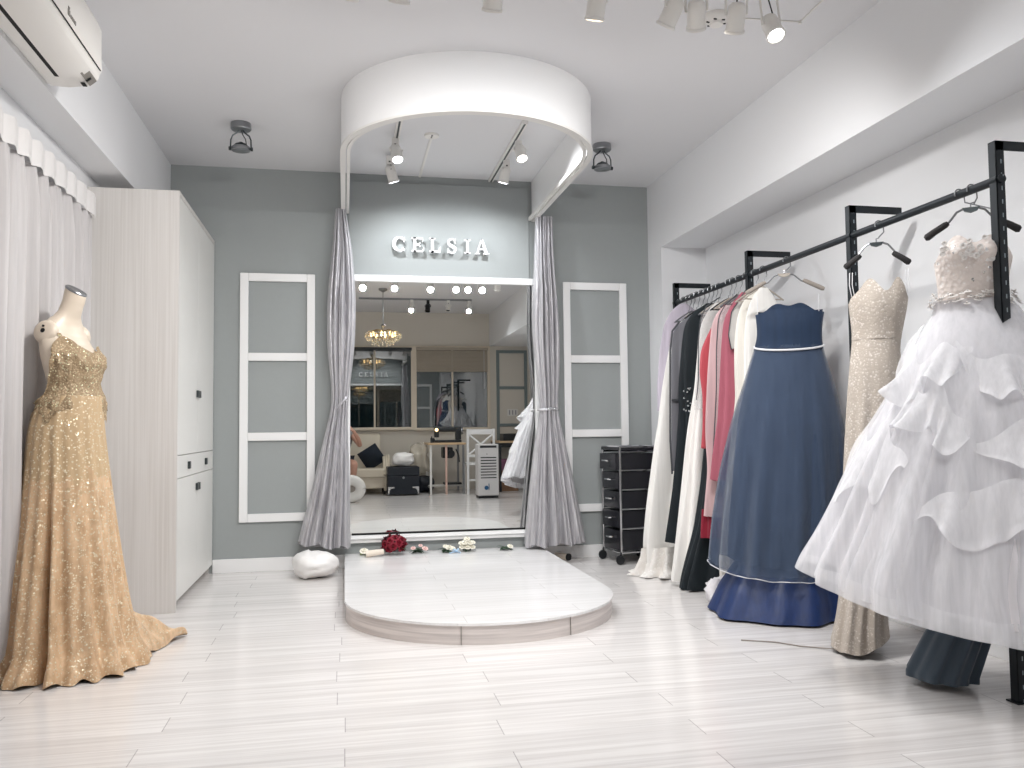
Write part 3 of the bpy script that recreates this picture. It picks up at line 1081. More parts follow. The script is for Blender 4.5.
m = MB()
rings = []
zz = [.96 + (1.619 - .96) * i / 70 for i in range(71)]
for z in zz:
    rings.append([tor_pt(2 * pi * i / 64, z) + Vector((0, 0, -.60 * (cos(2 * pi * i / 64) * tor(z)[2]) * ss(1.54, 1.615, z))) for i in range(64)])
m.rings(rings, True, True, True)
bd = m.build('torso', 'mannequin', mq, ang=70)
m = MB()
top = [p for p in rings[-1]]
cen = sum(top, Vector()) / len(top)
nrm = (top[16] - top[0]).cross(top[32] - top[0]).normalized()
if nrm.z < 0:
    nrm = -nrm
m.rings([[cen + (p - cen) * f + nrm * h for p in top] for f, h in ((1.03, -.004), (1.05, .002), (.98, .006), (.86, .004))], True, True, True)
m.build('neck_cap', 'steel', mq)
for s in (1, -1):
    m = MB()
    off, w_, d_ = tor(1.425)
    c0 = MC + FD * (off - .002) + SD * (s * (w_ - .011)) + Vector((0, 0, 1.432))
    axd = (SD * s + Vector((0, 0, .22)) + FD * .05).normalized()
    m.lathe([(.050, -.03), (.052, -.004), (.047, .005), (.036, .010), (.015, .012)], c0, axd, 36)
    ap = m.build('shoulder_cap', 'mannequin', mq, ang=60)
    m = MB()
    m.lathe([(.010, .008), (.010, .0135)], c0, axd, 14)
    up_ = Vector((0, 0, 1))
    for q in (-.020, .020):
        m.lathe([(.005, .004), (.005, .0115)], c0 + up_ * q, axd, 10)
    m.build('arm_socket', 'dark_hole', ap)
m = MB()
m.lathe([(.02, 0), (.02, .97)], MC + Vector((-.02, 0, .0)), (0, 0, 1), 14)
m.lathe([(.15, 0), (.15, .008), (.03, .02)], MC + Vector((-.02, 0, 0)), (0, 0, 1), 28)
m.build('stand', 'dark_steel', mq)

gg = thing('gold_gown', 'gold sequinned gown with short train on the mannequin', 'gown', MC)
# bodice: follows the torso, with a draped neckline
def neck_edge(t):
    a = (t + pi) % (2 * pi) - pi         # -pi..pi, 0 = front, + = camera side
    z = 1.355
    z += .055 * math.exp(-((a - R(42)) / .40) ** 2)      # strap side cup reaching up
    z += .030 * math.exp(-((a + R(42)) / .40) ** 2)
    z -= .012 * math.exp(-(a / .22) ** 2)
    z -= .225 * ss(R(62), R(125), abs(a))
    return z
m = MB()
rings = []
for j in range(41):
    v = j / 40
    ring = []
    for i in range(128):
        t = 2 * pi * i / 128
        zt = neck_edge(t)
        z = zt + (1.075 + .030 * sin(7 * t + 1) + .012 * sin(17 * t) - zt) * v
        g = .012 + .024 * ss(1.20, 1.12, z) + .010 * noise.noise(Vector((cos(t) * 6, sin(t) * 6, z * 28)))
        g += .010 * math.exp(-((v - .02) / .06) ** 2)
        ring.append(tor_pt(t, z, g))
    rings.append(ring)
m.rings(rings)
bo = m.build('beaded_bodice', 'gold_lace', gg, ang=70)
m = MB()
for s, zt in ((1, 1.425),):
    m.grid(lambda u, v: tor_pt(R(40) + (u - .5) * .16 + v * .12, 1.385 + (zt - 1.385) * v, .006), 4, 10)
m.build('shoulder_strap', 'gold_lace', gg, ang=70)
m = MB()
# skirt: image-plane outline measured in the photo, folds deepen towards the floor
AX = Vector((.957, .29, 0))
NX = Vector((.29, -.957, 0))
Ls = smooth_tab(sil([(42, 392), (34, 410), (28, 422), (25, 450), (20, 500), (14, 550), (7, 600), (1, 640), (-6, 690)], MC[:2], AX[:2]))
Rs = smooth_tab(sil([(103, 392), (104, 420), (107, 450), (113, 500), (119, 550), (126, 600), (135, 640), (140, 690)], MC[:2], AX[:2]))
TRN = math.atan2(Vector((.38, .44, 0)).dot(NX), Vector((.38, .44, 0)).dot(AX))
rings = []
NA, NR = 300, 110
for j in range(NR + 1):
    v = j / NR
    ring = []
    for i in range(NA):
        t = 2 * pi * i / NA
        z = 1.150 * (1 - v) ** 1.05 + .006
        a, b = lerp_tab(Ls, z), lerp_tab(Rs, z)
        cx, wx = (a + b) / 2, (b - a) / 2
        dep = wx * (.92 if z > .9 else .92 + .12 * (1 - z / .9)) * .96
        k = ss(1.10, .2, z)
        f = sin(13 * t + .8 * sin(z * 2)) * .5 + .5 * sin(21 * t + 2.1 + z) + .8 * noise.noise(Vector((cos(t) * 3.5, sin(t) * 3.5, z * .9)))
        r = 1 + (.022 + .080 * k) * f
        # one deep slit fold at the front left
        dt = (t - R(-112) + pi) % (2 * pi) - pi
        r -= .26 * math.exp(-(dt / .055) ** 2) * ss(.95, .35, z)
        p = MC + AX * (cx + wx * cos(t) * r) + NX * (-dep * sin(t) * r)
        if z > .93:
            tf, ts = (p - MC).dot(FD), (p - MC).dot(SD)
            of_, w_, d_ = tor(z)
            e = math.hypot((tf - of_) / (d_ + .014), ts / (w_ + .014))
            if e < 1:
                q_ = MC + FD * (of_ + (tf - of_) / max(e, .05)) + SD * (ts / max(e, .05))
                p = Vector((q_.x, q_.y, p.z))
        # train on the floor towards the cabinet
        dtr = (t + TRN + pi) % (2 * pi) - pi
        tl = math.exp(-(dtr / .30) ** 2) * ss(.30, .0, z) ** 1.5
        p += (AX * cos(-TRN) + NX * sin(TRN)) * 0 + Vector((.30, .36, 0)).normalized() * .30 * tl
        sp = ss(.12, 0, z)
        p += (p - MC).normalized() * .035 * sp * (1 + noise.noise(Vector((t * 5, 0, 2))))
        p.z = max(.004, z + .012 * sp * sin(17 * t) + .02 * tl * sin(z * 60))
        p.x = max(p.x, WL + .012)
        ring.append(p)
    rings.append(ring)
m.rings(rings)
m.build('sequin_skirt', 'gold', gg, ang=80)

# ================================================================== AIR CONDITIONER
ac = thing('wall_mounted_air_conditioner', 'white wall-mounted air conditioner on the boxed beam', 'air conditioner', (BLX, 3.2, 2.45))
ay0, ay1 = 2.78, 3.705
# cross-section in (x, z)
sec = [(BLX, 2.46), (BLX, 2.745), (BLX + .15, 2.745), (BLX + .195, 2.73), (BLX + .212, 2.69), (BLX + .215, 2.52), (BLX + .200, 2.478), (BLX + .165, 2.452), (BLX + .09, 2.440), (BLX + .02, 2.442)]
m = MB()
m.prism(sec, ay0, ay1, lambda a, b, d: Vector((a, d, b)))
es = [e for e in m.bm.edges if abs(e.verts[0].co.y - e.verts[1].co.y) < 1e-6 and e.verts[0].co.x > BLX + .001 and e.verts[1].co.x > BLX + .001]
bmesh.ops.bevel(m.bm, geom=es, offset=.012, segments=3, affect='EDGES')
m.build('casing', 'plastic_white', ac, ang=50)
m = MB()
m.box((BLX + .070, ay0 + .06, 2.437), (BLX + .088, ay1 - .125, 2.446))
m.box((BLX + .2135, ay0 + .01, 2.5105), (BLX + .2165, ay1 - .03, 2.5145))
m.build('air_slot', 'dark_hole', ac, ang=0)
m = MB()
pv = [(BLX + .090, 2.4375), (BLX + .162, 2.4475), (BLX + .197, 2.4745), (BLX + .204, 2.474), (BLX + .167, 2.443), (BLX + .090, 2.4325)]
m.prism(pv, ay0 + .06, ay1 - .125, lambda a, b, d: Vector((a, d, b)))
m.build('louver_flap', 'plastic_white', ac, ang=40)
m = MB()
for (x0, x1, y0, y1) in ((.172, .198, ay1 - .150, ay1 - .020),):
    P = [(BLX + x0, y0), (BLX + x0, y1), (BLX + x1, y1), (BLX + x1, y0)]
    zf = lambda x: 2.4505 if x < BLX + .18 else 2.473
    vs = [m.v((a, b, zf(a) - .0005)) for a, b in P]
    m.face(vs)
    vs2 = [m.v((a, b, zf(a) - .0035)) for a, b in P]
    m.face(list(reversed(vs2)))
    for i in range(4):
        m.face((vs[i], vs2[i], vs2[(i + 1) % 4], vs[(i + 1) % 4]))
sk = m.build('rating_label', 'sticker', ac, ang=0)
m = MB()
m.box((BLX + .172, ay1 - .085, 2.4480), (BLX + .196, ay1 - .075, 2.4520), rot=Matrix.Rotation(R(-41), 4, 'Y'))
m.box((BLX + .146, ay1 - .055, 2.4440), (BLX + .162, ay1 - .020, 2.4470))
m.build('label_marking', 'dark_hole', ac, ang=0)
m = MB()
lg = at(68, 12, X=BLX + .2155)
yl = lg.y
for k, (w_, g_) in enumerate(((.022, .0), (.008, .032), (.014, .046), (.007, .066), (.012, .079))):
    y = yl + g_
    m.box((BLX + .2145, y, lg.z - .008), (BLX + .2168, y + w_, lg.z + (.014 if k == 0 else .006)))
    if k == 0:
        m.box((BLX + .2145, y + .004, lg.z + .018), (BLX + .2168, y + w_ - .004, lg.z + .026))
m.build('logo_mark', 'sticker', ac, ang=0)

# ================================================================== CEILING GIMBAL SPOTS
def gimbal(u, v, label):
    p = at(u, v, Z=2.9)
    x, y = p.x, p.y
    t = thing('ceiling_spotlight', label, 'ceiling light', (x, y, H), 'gimbal ceiling spotlights')
    m = MB()
    m.lathe([(.060, 0), (.062, -.006), (.062, -.036), (.056, -.042), (.01, -.043)], (x, y, H), (0, 0, 1), 32)
    m.build('mount_plate', 'steel', t)
    for s in (-1, 1):
        m = MB()
        m.tube([(x + s * .012, y, H - .042), (x + s * .020, y, H - .055), (x + s * .050, y, H - .078), (x + s * .060, y, H - .105), (x + s * .061, y, H - .150), (x + s * .061, y, H - .165)], .0045, 8)
        m.lathe([(.012, 0), (.012, .014)], (x + s * .058, y, H - .160), (s, 0, 0), 14)
        m.build('yoke_arm', 'dark_steel', t)
    m = MB()
    m.tube([(x + .004, y, H - .042), (x + .010, y - .008, H - .07), (x + .028, y - .004, H - .10), (x + .034, y, H - .140)], .003, 6)
    m.build('flex_cord', 'black', t)
    m = MB()
    m.lathe([(.054, -.172), (.057, -.170), (.057, -.150), (.050, -.147), (.050, -.169)], (x, y, H), (0, 0, 1), 32)
    m.build('lamp_ring', 'steel', t)
    m = MB()
    m.lathe([(.049, -.158), (.046, -.143), (.034, -.130), (.014, -.126), (.012, -.118), (.002, -.117)], (x, y, H), (0, 0, 1), 28)
    m.build('reflector', 'dark_steel', t)
    return t


gimbal(241, 124.5, 'steel gimbal spotlight on the ceiling above the cabinet')
gimbal(602, 145.5, 'steel gimbal spotlight on the ceiling beside the canopy, right side')

# ================================================================== TRACK LIGHTS
def spot(loc, aim, power, size=150, rad=.032, color=(.97, .985, 1)):
    l = bpy.data.lights.new('lamp_glow', 'SPOT')
    l.energy, l.spot_size, l.spot_blend, l.shadow_soft_size, l.color = power, R(size), 1.0, rad, color
    o = bpy.data.objects.new('lamp_glow', l)
    COL.objects.link(o)
    o.location = loc
    o.rotation_euler = Vector(aim).normalized().to_track_quat('-Z', 'Y').to_euler()
    return o


def track_head(pos, aim, label, lens='bulb_white', power=40, drop=.16, size=150, body='plastic_white', grp='white track spotlights', rad=.032, color=(.97, .985, 1)):
    """pos: lens centre; the adapter reaches up to the ceiling track"""
    p = Vector(pos)
    a = Vector(aim).normalized()
    t = thing('track_spotlight', label, 'track light', (p.x, p.y, H - .03), grp)
    back = p - a * .105
    m = MB()
    m.lathe([(.022, 0), (.034, .012), (.036, .03), (.036, .100), (.040, .104), (.040, .112), (.033, .113), (.031, .100)], back, a, 26)
    m.build('lamp_head', body, t)
    m = MB()
    m.lathe([(.001, .1015), (.031, .1005), (.031, .097)], back, a, 22)
    m.build('lens', lens, t)
    m = MB()
    pv = back + a * .045
    side = a.cross(Vector((0, 0, 1)))
    side = side.normalized() if side.length > .05 else Vector((1, 0, 0))
    topz = H - .075
    tc = Vector((back.x, back.y, topz))
    for s in (-1, 1):
        m.tube([tc + side * (s * .012), tc + side * (s * .040) + Vector((0, 0, -.02)), pv + side * (s * .042) + Vector((0, 0, .02)), pv + side * (s * .040)], .005, 8)
    m.build('yoke', body, t)
    m = MB()
    m.box((tc.x - .022, tc.y - .016, topz - .006), (tc.x + .022, tc.y + .016, H - .022), .004)
    m.build('adapter', body, t)
    m = MB()
    m.box((tc.x - .006, tc.y - .0165, topz + .004), (tc.x + .006, tc.y + .0165, topz + .014))
    m.tube([tc + Vector((.01, -.01, 0)), tc + side * .015 + Vector((0, -.02, -.05)), back + a * .02 - a.cross(side) * .03], .003, 6)
    m.build('lead', 'dark_hole', t)
    if power:
        spot(p + a * .02, a, power, size, rad, color)
    return t


def track(lo, hi, label, matl='plastic_white', slot=True):
    t = thing('light_track', label, 'light track', ((lo[0] + hi[0]) / 2, (lo[1] + hi[1]) / 2, H))
    bx((lo[0], lo[1], H - .024), (hi[0], hi[1], H), .002).build('rail', matl, t)
    lx, ly = hi[0] - lo[0], hi[1] - lo[1]
    if lx > ly:
        s = bx((lo[0] + .01, (lo[1] + hi[1]) / 2 - .006, H - .0255), (hi[0] - .01, (lo[1] + hi[1]) / 2 + .006, H - .022))
    else:
        s = bx(((lo[0] + hi[0]) / 2 - .006, lo[1] + .01, H - .0255), ((lo[0] + hi[0]) / 2 + .006, hi[1] - .01, H - .022))
    s.build('slot', 'dark_steel', t, ang=0)
    return t


RY = 3.03
track((-.75, RY - .06, 0), (1.95, RY - .025, 0), 'white ceiling light track carrying the front row of spotlights')
row = [(-.42, (-.2, -.3, -1), 'white', 'outermost spotlight of the front track, nearest the air conditioner'),
       (-.117, (-.45, .75, -1), 'warm', 'white spotlight on the front track, second from the air conditioner'),
       (.014, (-.25, .9, -1), 'white', 'white spotlight on the front track, third from the air conditioner'),
       (.196, (-.1, .7, -1), 'warm', 'warm spotlight on the front track seen glowing at the mirror left edge'),
       (.539, (0, .75, -1), 'cool', 'brightest spotlight of the front track as seen in the mirror'),
       (.936, (-.05, .45, -1), 'warm', 'white spotlight on the front track ahead of the canopy right half'),
       (1.225, (-.35, .8, -1), 'white', 'white spotlight on the front track, left of the pair before the smoke detector'),
       (1.350, (.35, .9, -1), 'warm', 'white spotlight on the front track, just left of the smoke detector'),
       (1.512, (.2, .8, -1), 'white', 'white spotlight on the front track, just right of the smoke detector'),
       (1.689, (.05, -.55, -1), 'white', 'last spotlight of the front track, nearest the clothes rack')]
PW = 18
for x, aim, kind, lab in row:
    colr = {'white': (.975, .985, 1), 'warm': (1, .955, .90), 'cool': (.93, .965, 1)}[kind]
    track_head((x * 1.022, RY, 2.59), aim, lab, 'bulb_' + kind, PW if x > -.4 else 8, color=colr, size=160)

# second track, only seen in the mirror
QY = .25
track((.2, QY - .018, 0), (1.85, QY + .018, 0), 'white ceiling light track behind the camera, seen in the mirror', 'steel')
for x, z, kind, pw, body, lab in ((.954, 2.74, 'white', 36, 'plastic_white', 'lit spotlight on the rear track left of the black spotlight'),
                            (1.19, 2.72, None, 0, 'black', 'black spotlight hanging from the rear track'),
                            (1.49, 2.73, None, 0, 'plastic_white', 'unlit white spotlight on the rear track right of the black one'),
                            (1.80, 2.74, 'white', 24, 'plastic_white', 'lit spotlight at the end of the rear track')):
    track_head((x, QY + .05, z), (-.12, .40, -1), lab, ('bulb_' + kind) if kind else 'dark_hole', pw, body=body, grp='rear track spotlights', size=160)
for x in (-.7,):
    track_head((x, .3, 2.74), (.2, .3, -1), 'white spotlight on the ceiling behind the camera near the curtain', 'bulb_white', 10, grp='rear track spotlights', size=160)

# inside the canopy
track((.315, 5.02, 0), (.352, D - .02, 0), 'white light track inside the canopy, left of its lamps')
track((1.082, 4.94, 0), (1.118, D - .02, 0), 'dark slotted light track inside the canopy on the right', 'plastic_white')
m = bx((.548, 5.30, H - .012), (.566, D - .02, H), .003)
m.lathe([(.045, -.014), (.048, -.006), (.048, 0)], (.556, 5.30, H), (0, 0, 1), 24)
cd = m.build('cable_cover', 'plastic_white')
tag(cd, 'thin white cable cover on the ceiling inside the canopy', 'cable cover')
m = MB()
for k in range(3):
    m.lathe([(.006, -.0155), (.006, -.0135)], (.556, 5.29 + .022 * (k - 1), H), (0, 0, 1), 8)
m.build('screw', 'dark_hole', cd)
CC_ = (.95, .975, 1)
track_head((.335, 5.72, 2.715), (.30, .20, -1), 'dazzling white spotlight inside the canopy on the left', 'bulb_cool', 15, color=CC_, size=160)
track_head((.335, 5.30, 2.735), (.12, -.45, -1), 'second white spotlight on the left canopy track, nearer the room', 'bulb_cool', 24, color=CC_, size=150)
track_head((1.135, 5.21, 2.755), (.12, -.50, -1), 'lit spotlight on the right canopy track facing the room', 'bulb_white', 22, color=CC_, size=150)
track_head((1.10, 5.68, 2.735), (-.20, .24, -1), 'spotlight on the right canopy track turned to the sign', 'bulb_cool', 15, color=CC_, size=160)

# smoke detector and cables
p = at(716, 20, Z=H - .02)
sd = thing('smoke_detector', 'round white smoke detector on the ceiling between the track spotlights', 'smoke detector', (p.x, p.y, H))
m = MB()
m.lathe([(.062, 0), (.062, -.014), (.050, -.030), (.034, -.034), (.030, -.046), (.002, -.048)], (p.x, p.y, H), (0, 0, 1), 30)
m.build('cover', 'plastic_white', sd)
m = MB()
for k in range(6):
    a = k * pi / 3
    m.box((p.x + .040 * cos(a) - .007, p.y + .040 * sin(a) - .003, H - .036), (p.x + .040 * cos(a) + .007, p.y + .040 * sin(a) + .003, H - .026))
m.build('vent_slot', 'dark_hole', sd, ang=0)
m = MB()
c1, c2, c3 = at(744, 18.5, Z=H - .004), at(800, 22, Z=H - .004), at(823, 0, Z=H - .004)
m.tube([c1, (c1 + c2) / 2, c2, (c2 * .5 + c3 * .5), c3], .0035, 6)
for q in (c2, (c1 + c2) / 2):
    m.box((q.x - .006, q.y - .006, H - .012), (q.x + .006, q.y + .006, H - .0005))
tag(m.build('ceiling_cable', 'plastic_white'), 'thin pale cable stapled along the ceiling beside the end spotlight', 'cable')

# ================================================================== CLOTHES RACK
RX, RZ = 2.362, 1.892
rk = thing('clothes_rack', 'black slotted steel clothes rack along the white wall', 'clothes rack', (RX, 4.1, 0))
posts = [2.592, 3.493, 4.51, 5.624]
for yy in posts:
    m = MB()
    zt = 2.035
    # angle-iron upright: two thin flanges
    m.box((RX - .018, yy - .002, 0), (RX + .018, yy + .002, zt), .0008)
    m.box((RX - .018, yy - .002, 0), (RX - .014, yy + .034, zt), .0008)
    m.box((RX - .03, yy - .012, 0), (RX + .03, yy + .045, .006), .002)
    m.build('upright', 'rack', rk)
    m = MB()
    m.box((RX - .018, yy - .002, zt - .036), (RX + .262, yy + .002, zt), .0008)
    m.box((RX - .018, yy - .002, zt - .004), (RX + .262, yy + .034, zt), .0008)
    m.build('wall_arm', 'rack', rk)
m = MB()
m.tube([(RX, posts[0] - .01, RZ), (RX, posts[-1] + .03, RZ)], .0165, 18)
m.build('hanging_rail', 'rack', rk)
for yy in posts:
    m = MB()
    m.lathe([(.022, -.016), (.022, .016)], (RX, yy + .016, RZ), (0, 1, 0), 16)
    m.tube([(RX, yy + .05, RZ - .014), (RX, yy + .05, RZ - .038), (RX + .010, yy + .05, RZ - .046), (RX + .018, yy + .05, RZ - .036)], .003, 6)
    m.build('clamp_hook', 'rack', rk)


# ------------------------------------------------------------------ hangers
def hanger(c, ax, label, style, grp, width=.40, zrail=RZ, neck=.105, drop=.085):
    """c: (x, y) under the rail, ax: unit vector of the bar"""
    ax = Vector((ax[0], ax[1], 0)).normalized()
    c = Vector((c[0], c[1], 0))
    fw = Vector((-ax.y, ax.x, 0))
    zc = zrail - neck
    t = thing('clothes_hanger', label, 'hanger', (c.x, c.y, zc), grp)
    P = lambda s, z, o=0: c + ax * s + fw * o + Vector((0, 0, z))
    m = MB()
    rr = .0215
    hook = [Vector((RX + rr * cos(a), c.y, zrail + rr * sin(a))) for a in [R(200 - k * 25) for k in range(9)]]
    hook = [Vector((q.x, c.y, q.z)) for q in hook]
    down = [Vector((RX + .023, c.y, zrail - .03)), P(.012, zrail - .055), P(.010, zc + .022), P(.0, zc + .020), P(0, zc)]
    m.tube(hook + down, .0028, 8)
    m.build('hook', 'steel', t)
    hw = width / 2
    if style == 'grip':
        m = MB()
        m.prism([(-.030, .004), (.030, .004), (.022, -.010), (0, -.017), (-.022, -.010)], -.006, .006, lambda a, b, d: P(a, zc + b, d))
        m.build('name_plate', 'dark_steel', t)
        for s in (-1, 1):
            m = MB()
            m.tube([P(s * .026, zc), P(s * .048, zc - .010), P(s * .075, zc - .045), P(s * hw * .62, zc - drop * .75), P(s * hw, zc - drop * 1.25)], .0045, 8)
            m.build('wire_arm', 'steel', t)
            m = MB()
            m.tube([P(s * hw * .50, zc - drop * .62), P(s * hw * .56, zc - drop * .70), P(s * hw * .82, zc - drop * 1.02), P(s * hw * .97, zc - drop * 1.24), P(s * hw * 1.02, zc - drop * 1.30)], .012, 12, True, [.009, .0125, .0135, .0145, .009])
            m.build('foam_grip', 'grip', t)
    elif style == 'taupe':
        m = MB()
        m.prism([(-.034, .004), (.034, .004), (.024, -.010), (0, -.015), (-.024, -.010)], -.005, .005, lambda a, b, d: P(a, zc + b, d))
        m.build('name_plate', 'wood_hanger', t)
        for s in (-1, 1):
            m = MB()
            m.tube([P(s * .030, zc), P(s * .052, zc - .008), P(s * .085, zc - .040), P(s * hw, zc - drop * 1.2)], .004, 8)
            m.build('wire_arm', 'steel', t)
            m = MB()
            m.tube([P(s * hw * .48, zc - drop * .50), P(s * hw * .56, zc - drop * .60), P(s * hw * .97, zc - drop * 1.18), P(s * hw * 1.02, zc - drop * 1.24)], .011, 12, True, [.008, .0115, .0125, .008])
            m.build('foam_grip', 'foam_taupe', t)
    else:
        m = MB()
        pts = [P(s * hw, zc - drop * (abs(s) ** 1.2)) for s in [i / 8 - 1 for i in range(17)]]
        m.tube(pts, .005, 8)
        m.tube([P(-hw * .92, zc - drop * .95), P(hw * .92, zc - drop * .95)], .004, 6)
        m.build('bar', 'wood_hanger' if style == 'wood' else ('black' if style == 'black' else 'steel'), t)
    return t


# ------------------------------------------------------------------ gowns: an outline swept down as pleated rings
def drape(c, ax, left, right, btab, ztop, zbot, off=None, nf=9, amp=.10, seed=0., n=170, rows=70, zfold=.9, hem=.0, tw=.9, a0=0.0, back=1.0):
    """left/right: (z, s) tables; btab: (z, half depth); ztop/zbot: function of (s01, front)"""
    ax = Vector((ax[0], ax[1], 0)).normalized()
    fw = Vector((ax.y, -ax.x, 0))            # towards the room
    C = Vector((c[0], c[1], 0))
    L, Rr, B = smooth_tab(left), smooth_tab(right), smooth_tab(btab)
    OF = smooth_tab(off) if off else None
    m = MB()
    rings = []
    for j in range(rows + 1):
        v = j / rows
        ring = []
        for i in range(n):
            t = 2 * pi * i / n
            ct, st = cos(t), sin(t)
            zt, zb = ztop(ct, -st), zbot(ct, -st)
            z = zt + (zb - zt) * v
            a, b = lerp_tab(L, z), lerp_tab(Rr, z)
            d = lerp_tab(B, z)
            k = a0 + (1 - a0) * ss(0, zfold, v)
            f = .55 * sin(nf * t + seed + tw * z) + .45 * sin(nf * 1.63 * t + seed * 2.3 - tw * .6 * z) + .9 * noise.noise(Vector((ct * 2.6 + seed, st * 2.6, z * .55)))
            r = 1 + amp * k * f
            s = (a + b) / 2 + (b - a) / 2 * ct * (1 + amp * k * f * .45)
            q = C + ax * s + fw * ((-d * st) * r * (back if st > 0 else 1) + (lerp_tab(OF, z) if OF else 0))
            q.z = max(.004, z + hem * k * f * ss(.85, 1, v))
            q.x = min(q.x, WR - .02)
            ring.append(q)
        rings.append(ring)
    m.rings(rings)
    return m


def ruffle(m, surf, t0, t1, zf, height, flare, waves, seed=0, nu=150, nv=9):
    """a frill following surf(t, z, grow) from angle t0 to t1, with a narrow doubled hem band"""
    def P(u, v, lift=0.0):
        t = t0 + (t1 - t0) * u + .02 * v * sin(waves * 9 * u + seed)
        tp_ = (.12 + .88 * ss(0, .22, u) * ss(0, .22, 1 - u))
        z = zf(u) - height * tp_ * v * (1 + .25 * noise.noise(Vector((u * 4, seed, 1))))
        w = sin(waves * 2 * pi * u + seed + 1.6 * noise.noise(Vector((u * 4, seed, 0))))
        w2 = sin(waves * 5.3 * pi * u + seed * 2 + 2 * noise.noise(Vector((u * 7, seed, 4))))
        g = .006 + lift + flare * v ** 1.4 * (.5 + .5 * w + .28 * w2) * tp_
        p = surf(t, z, g)
        p.z += (.016 * v * w + .010 * v * v * w2) * tp_
        return p
    m.grid(P, nu, nv)
    m.grid(lambda u, v: P(u, .86 + .14 * v, .0025), nu, 2)


RACKAX = (1, 0)
GG = 'gowns displayed on the clothes rack'

# ---- white ruffled ball gown
WC, WA = (2.33, 2.74), Vector((.8, -.6)).normalized()
hanger((2.355, 2.735), WA, 'black-gripped wire hanger above the white ruffled ball gown', 'grip', 'grip hangers on the rack', .315, neck=.072, drop=.078)
wg = thing('ball_gown', 'white strapless tulle ball gown with cascading ruffles on rack end', 'gown', (WC[0], WC[1], .2), GG)
Lb = [(1.72, -.105), (1.62, -.112), (1.55, -.105), (1.48, -.100), (1.40, -.118)]
Rb = [(1.72, .150), (1.62, .155), (1.55, .140), (1.48, .132), (1.40, .150)]
def w_top(ct, fr):
    s = ct
    cup = math.exp(-((s + .42) / .40) ** 2) * .075 + math.exp(-((s - .46) / .38) ** 2) * .065
    return 1.632 + (cup if fr > -.2 else .02) - .03 * ss(.75, 1, abs(s))
bod = drape(WC, WA, Lb, Rb, [(1.72, .055), (1.64, .088), (1.56, .072), (1.47, .058), (1.40, .075)], w_top, lambda a, b: 1.425, nf=5, amp=.03, seed=2.0, n=150, rows=40, a0=1)
for v in bod.bm.verts:      # two shaped cups
    q = v.co
    s = (q.x - WC[0]) * WA[0] + (q.y - WC[1]) * WA[1]
    e = max(math.exp(-((s + .045) / .05) ** 2), math.exp(-((s - .085) / .05) ** 2)) * math.exp(-((q.z - 1.635) / .05) ** 2)
    if (q.x - WC[0]) * WA[1] - (q.y - WC[1]) * WA[0] < 10:
        fr = (q.x - WC[0]) * -.6 + (q.y - WC[1]) * -.8
        if fr > 0:
            v.co += Vector((-.6, -.8, 0)) * .035 * e
bod.build('corset_bodice', 'nude_lace', wg, ang=70)
# skirt outline
WL_ = sil([(933, 312), (920, 335), (903, 365), (885, 400), (865, 435), (845, 475), (825, 520), (806, 556), (802, 570)], WC, WA)
WR_ = [(1.46, .145), (1.30, .26), (1.10, .40), (.85, .50), (.55, .57), (.30, .60), (.15, .60)]
WB = [(1.46, .070), (1.30, .15), (1.0, .24), (.7, .30), (.3, .35)]
def w_hem(ct, fr):
    return .36 - .085 * ct - .10 * max(0, fr)
def wsurf(t, z, g):
    a, b, d = lerp_tab(WLs, z), lerp_tab(WRs, z), lerp_tab(WBs, z)
    f = .55 * sin(9 * t + 1 + .9 * z)
    s = (a + b) / 2 + ((b - a) / 2 + g) * cos(t)
    p = Vector((WC[0], WC[1], 0)) + Vector((WA[0], WA[1], 0)) * s + Vector((WA[1], -WA[0], 0)) * (-(d + g) * sin(t) * (1 + .05 * f))
    p.z = z
    p.x = min(p.x, WR - .015)
    return p
WLs, WRs, WBs = smooth_tab(WL_), smooth_tab(WR_), smooth_tab(WB)
shr = lambda tab, k: [(z, s * k) for z, s in tab]
drape(WC, WA, shr(WL_, .90), shr(WR_, .92), shr(WB, .86), lambda a, b: 1.455, lambda a, b: w_hem(a, b) + .05, nf=8, amp=.08, seed=1.0, back=.55).build('lining', 'tulle_in', wg, ang=80)
drape(WC, WA, shr(WL_, .965), shr(WR_, .97), shr(WB, .95), lambda a, b: 1.460, lambda a, b: w_hem(a, b) + .015, nf=17, amp=.15, seed=3.7, hem=.012, back=.55).build('tulle_layer', 'tulle', wg, ang=80)
drape(WC, WA, WL_, WR_, WB, lambda a, b: 1.465, w_hem, nf=14, amp=.15, seed=5.2, hem=.014, back=.55).build('tulle_layer', 'tulle', wg, ang=80)
drape(WC, WA, WL_, WR_, shr(WB, 1.01), lambda a, b: w_hem(a, b) + .075, lambda a, b: w_hem(a, b) + .002, nf=14, amp=.15, seed=5.2, hem=.014, back=.55, a0=.97, rows=6).build('hem_band', 'organza', wg, ang=80)
FRT = -pi / 2        # straight to the room is t with -sin t = 1
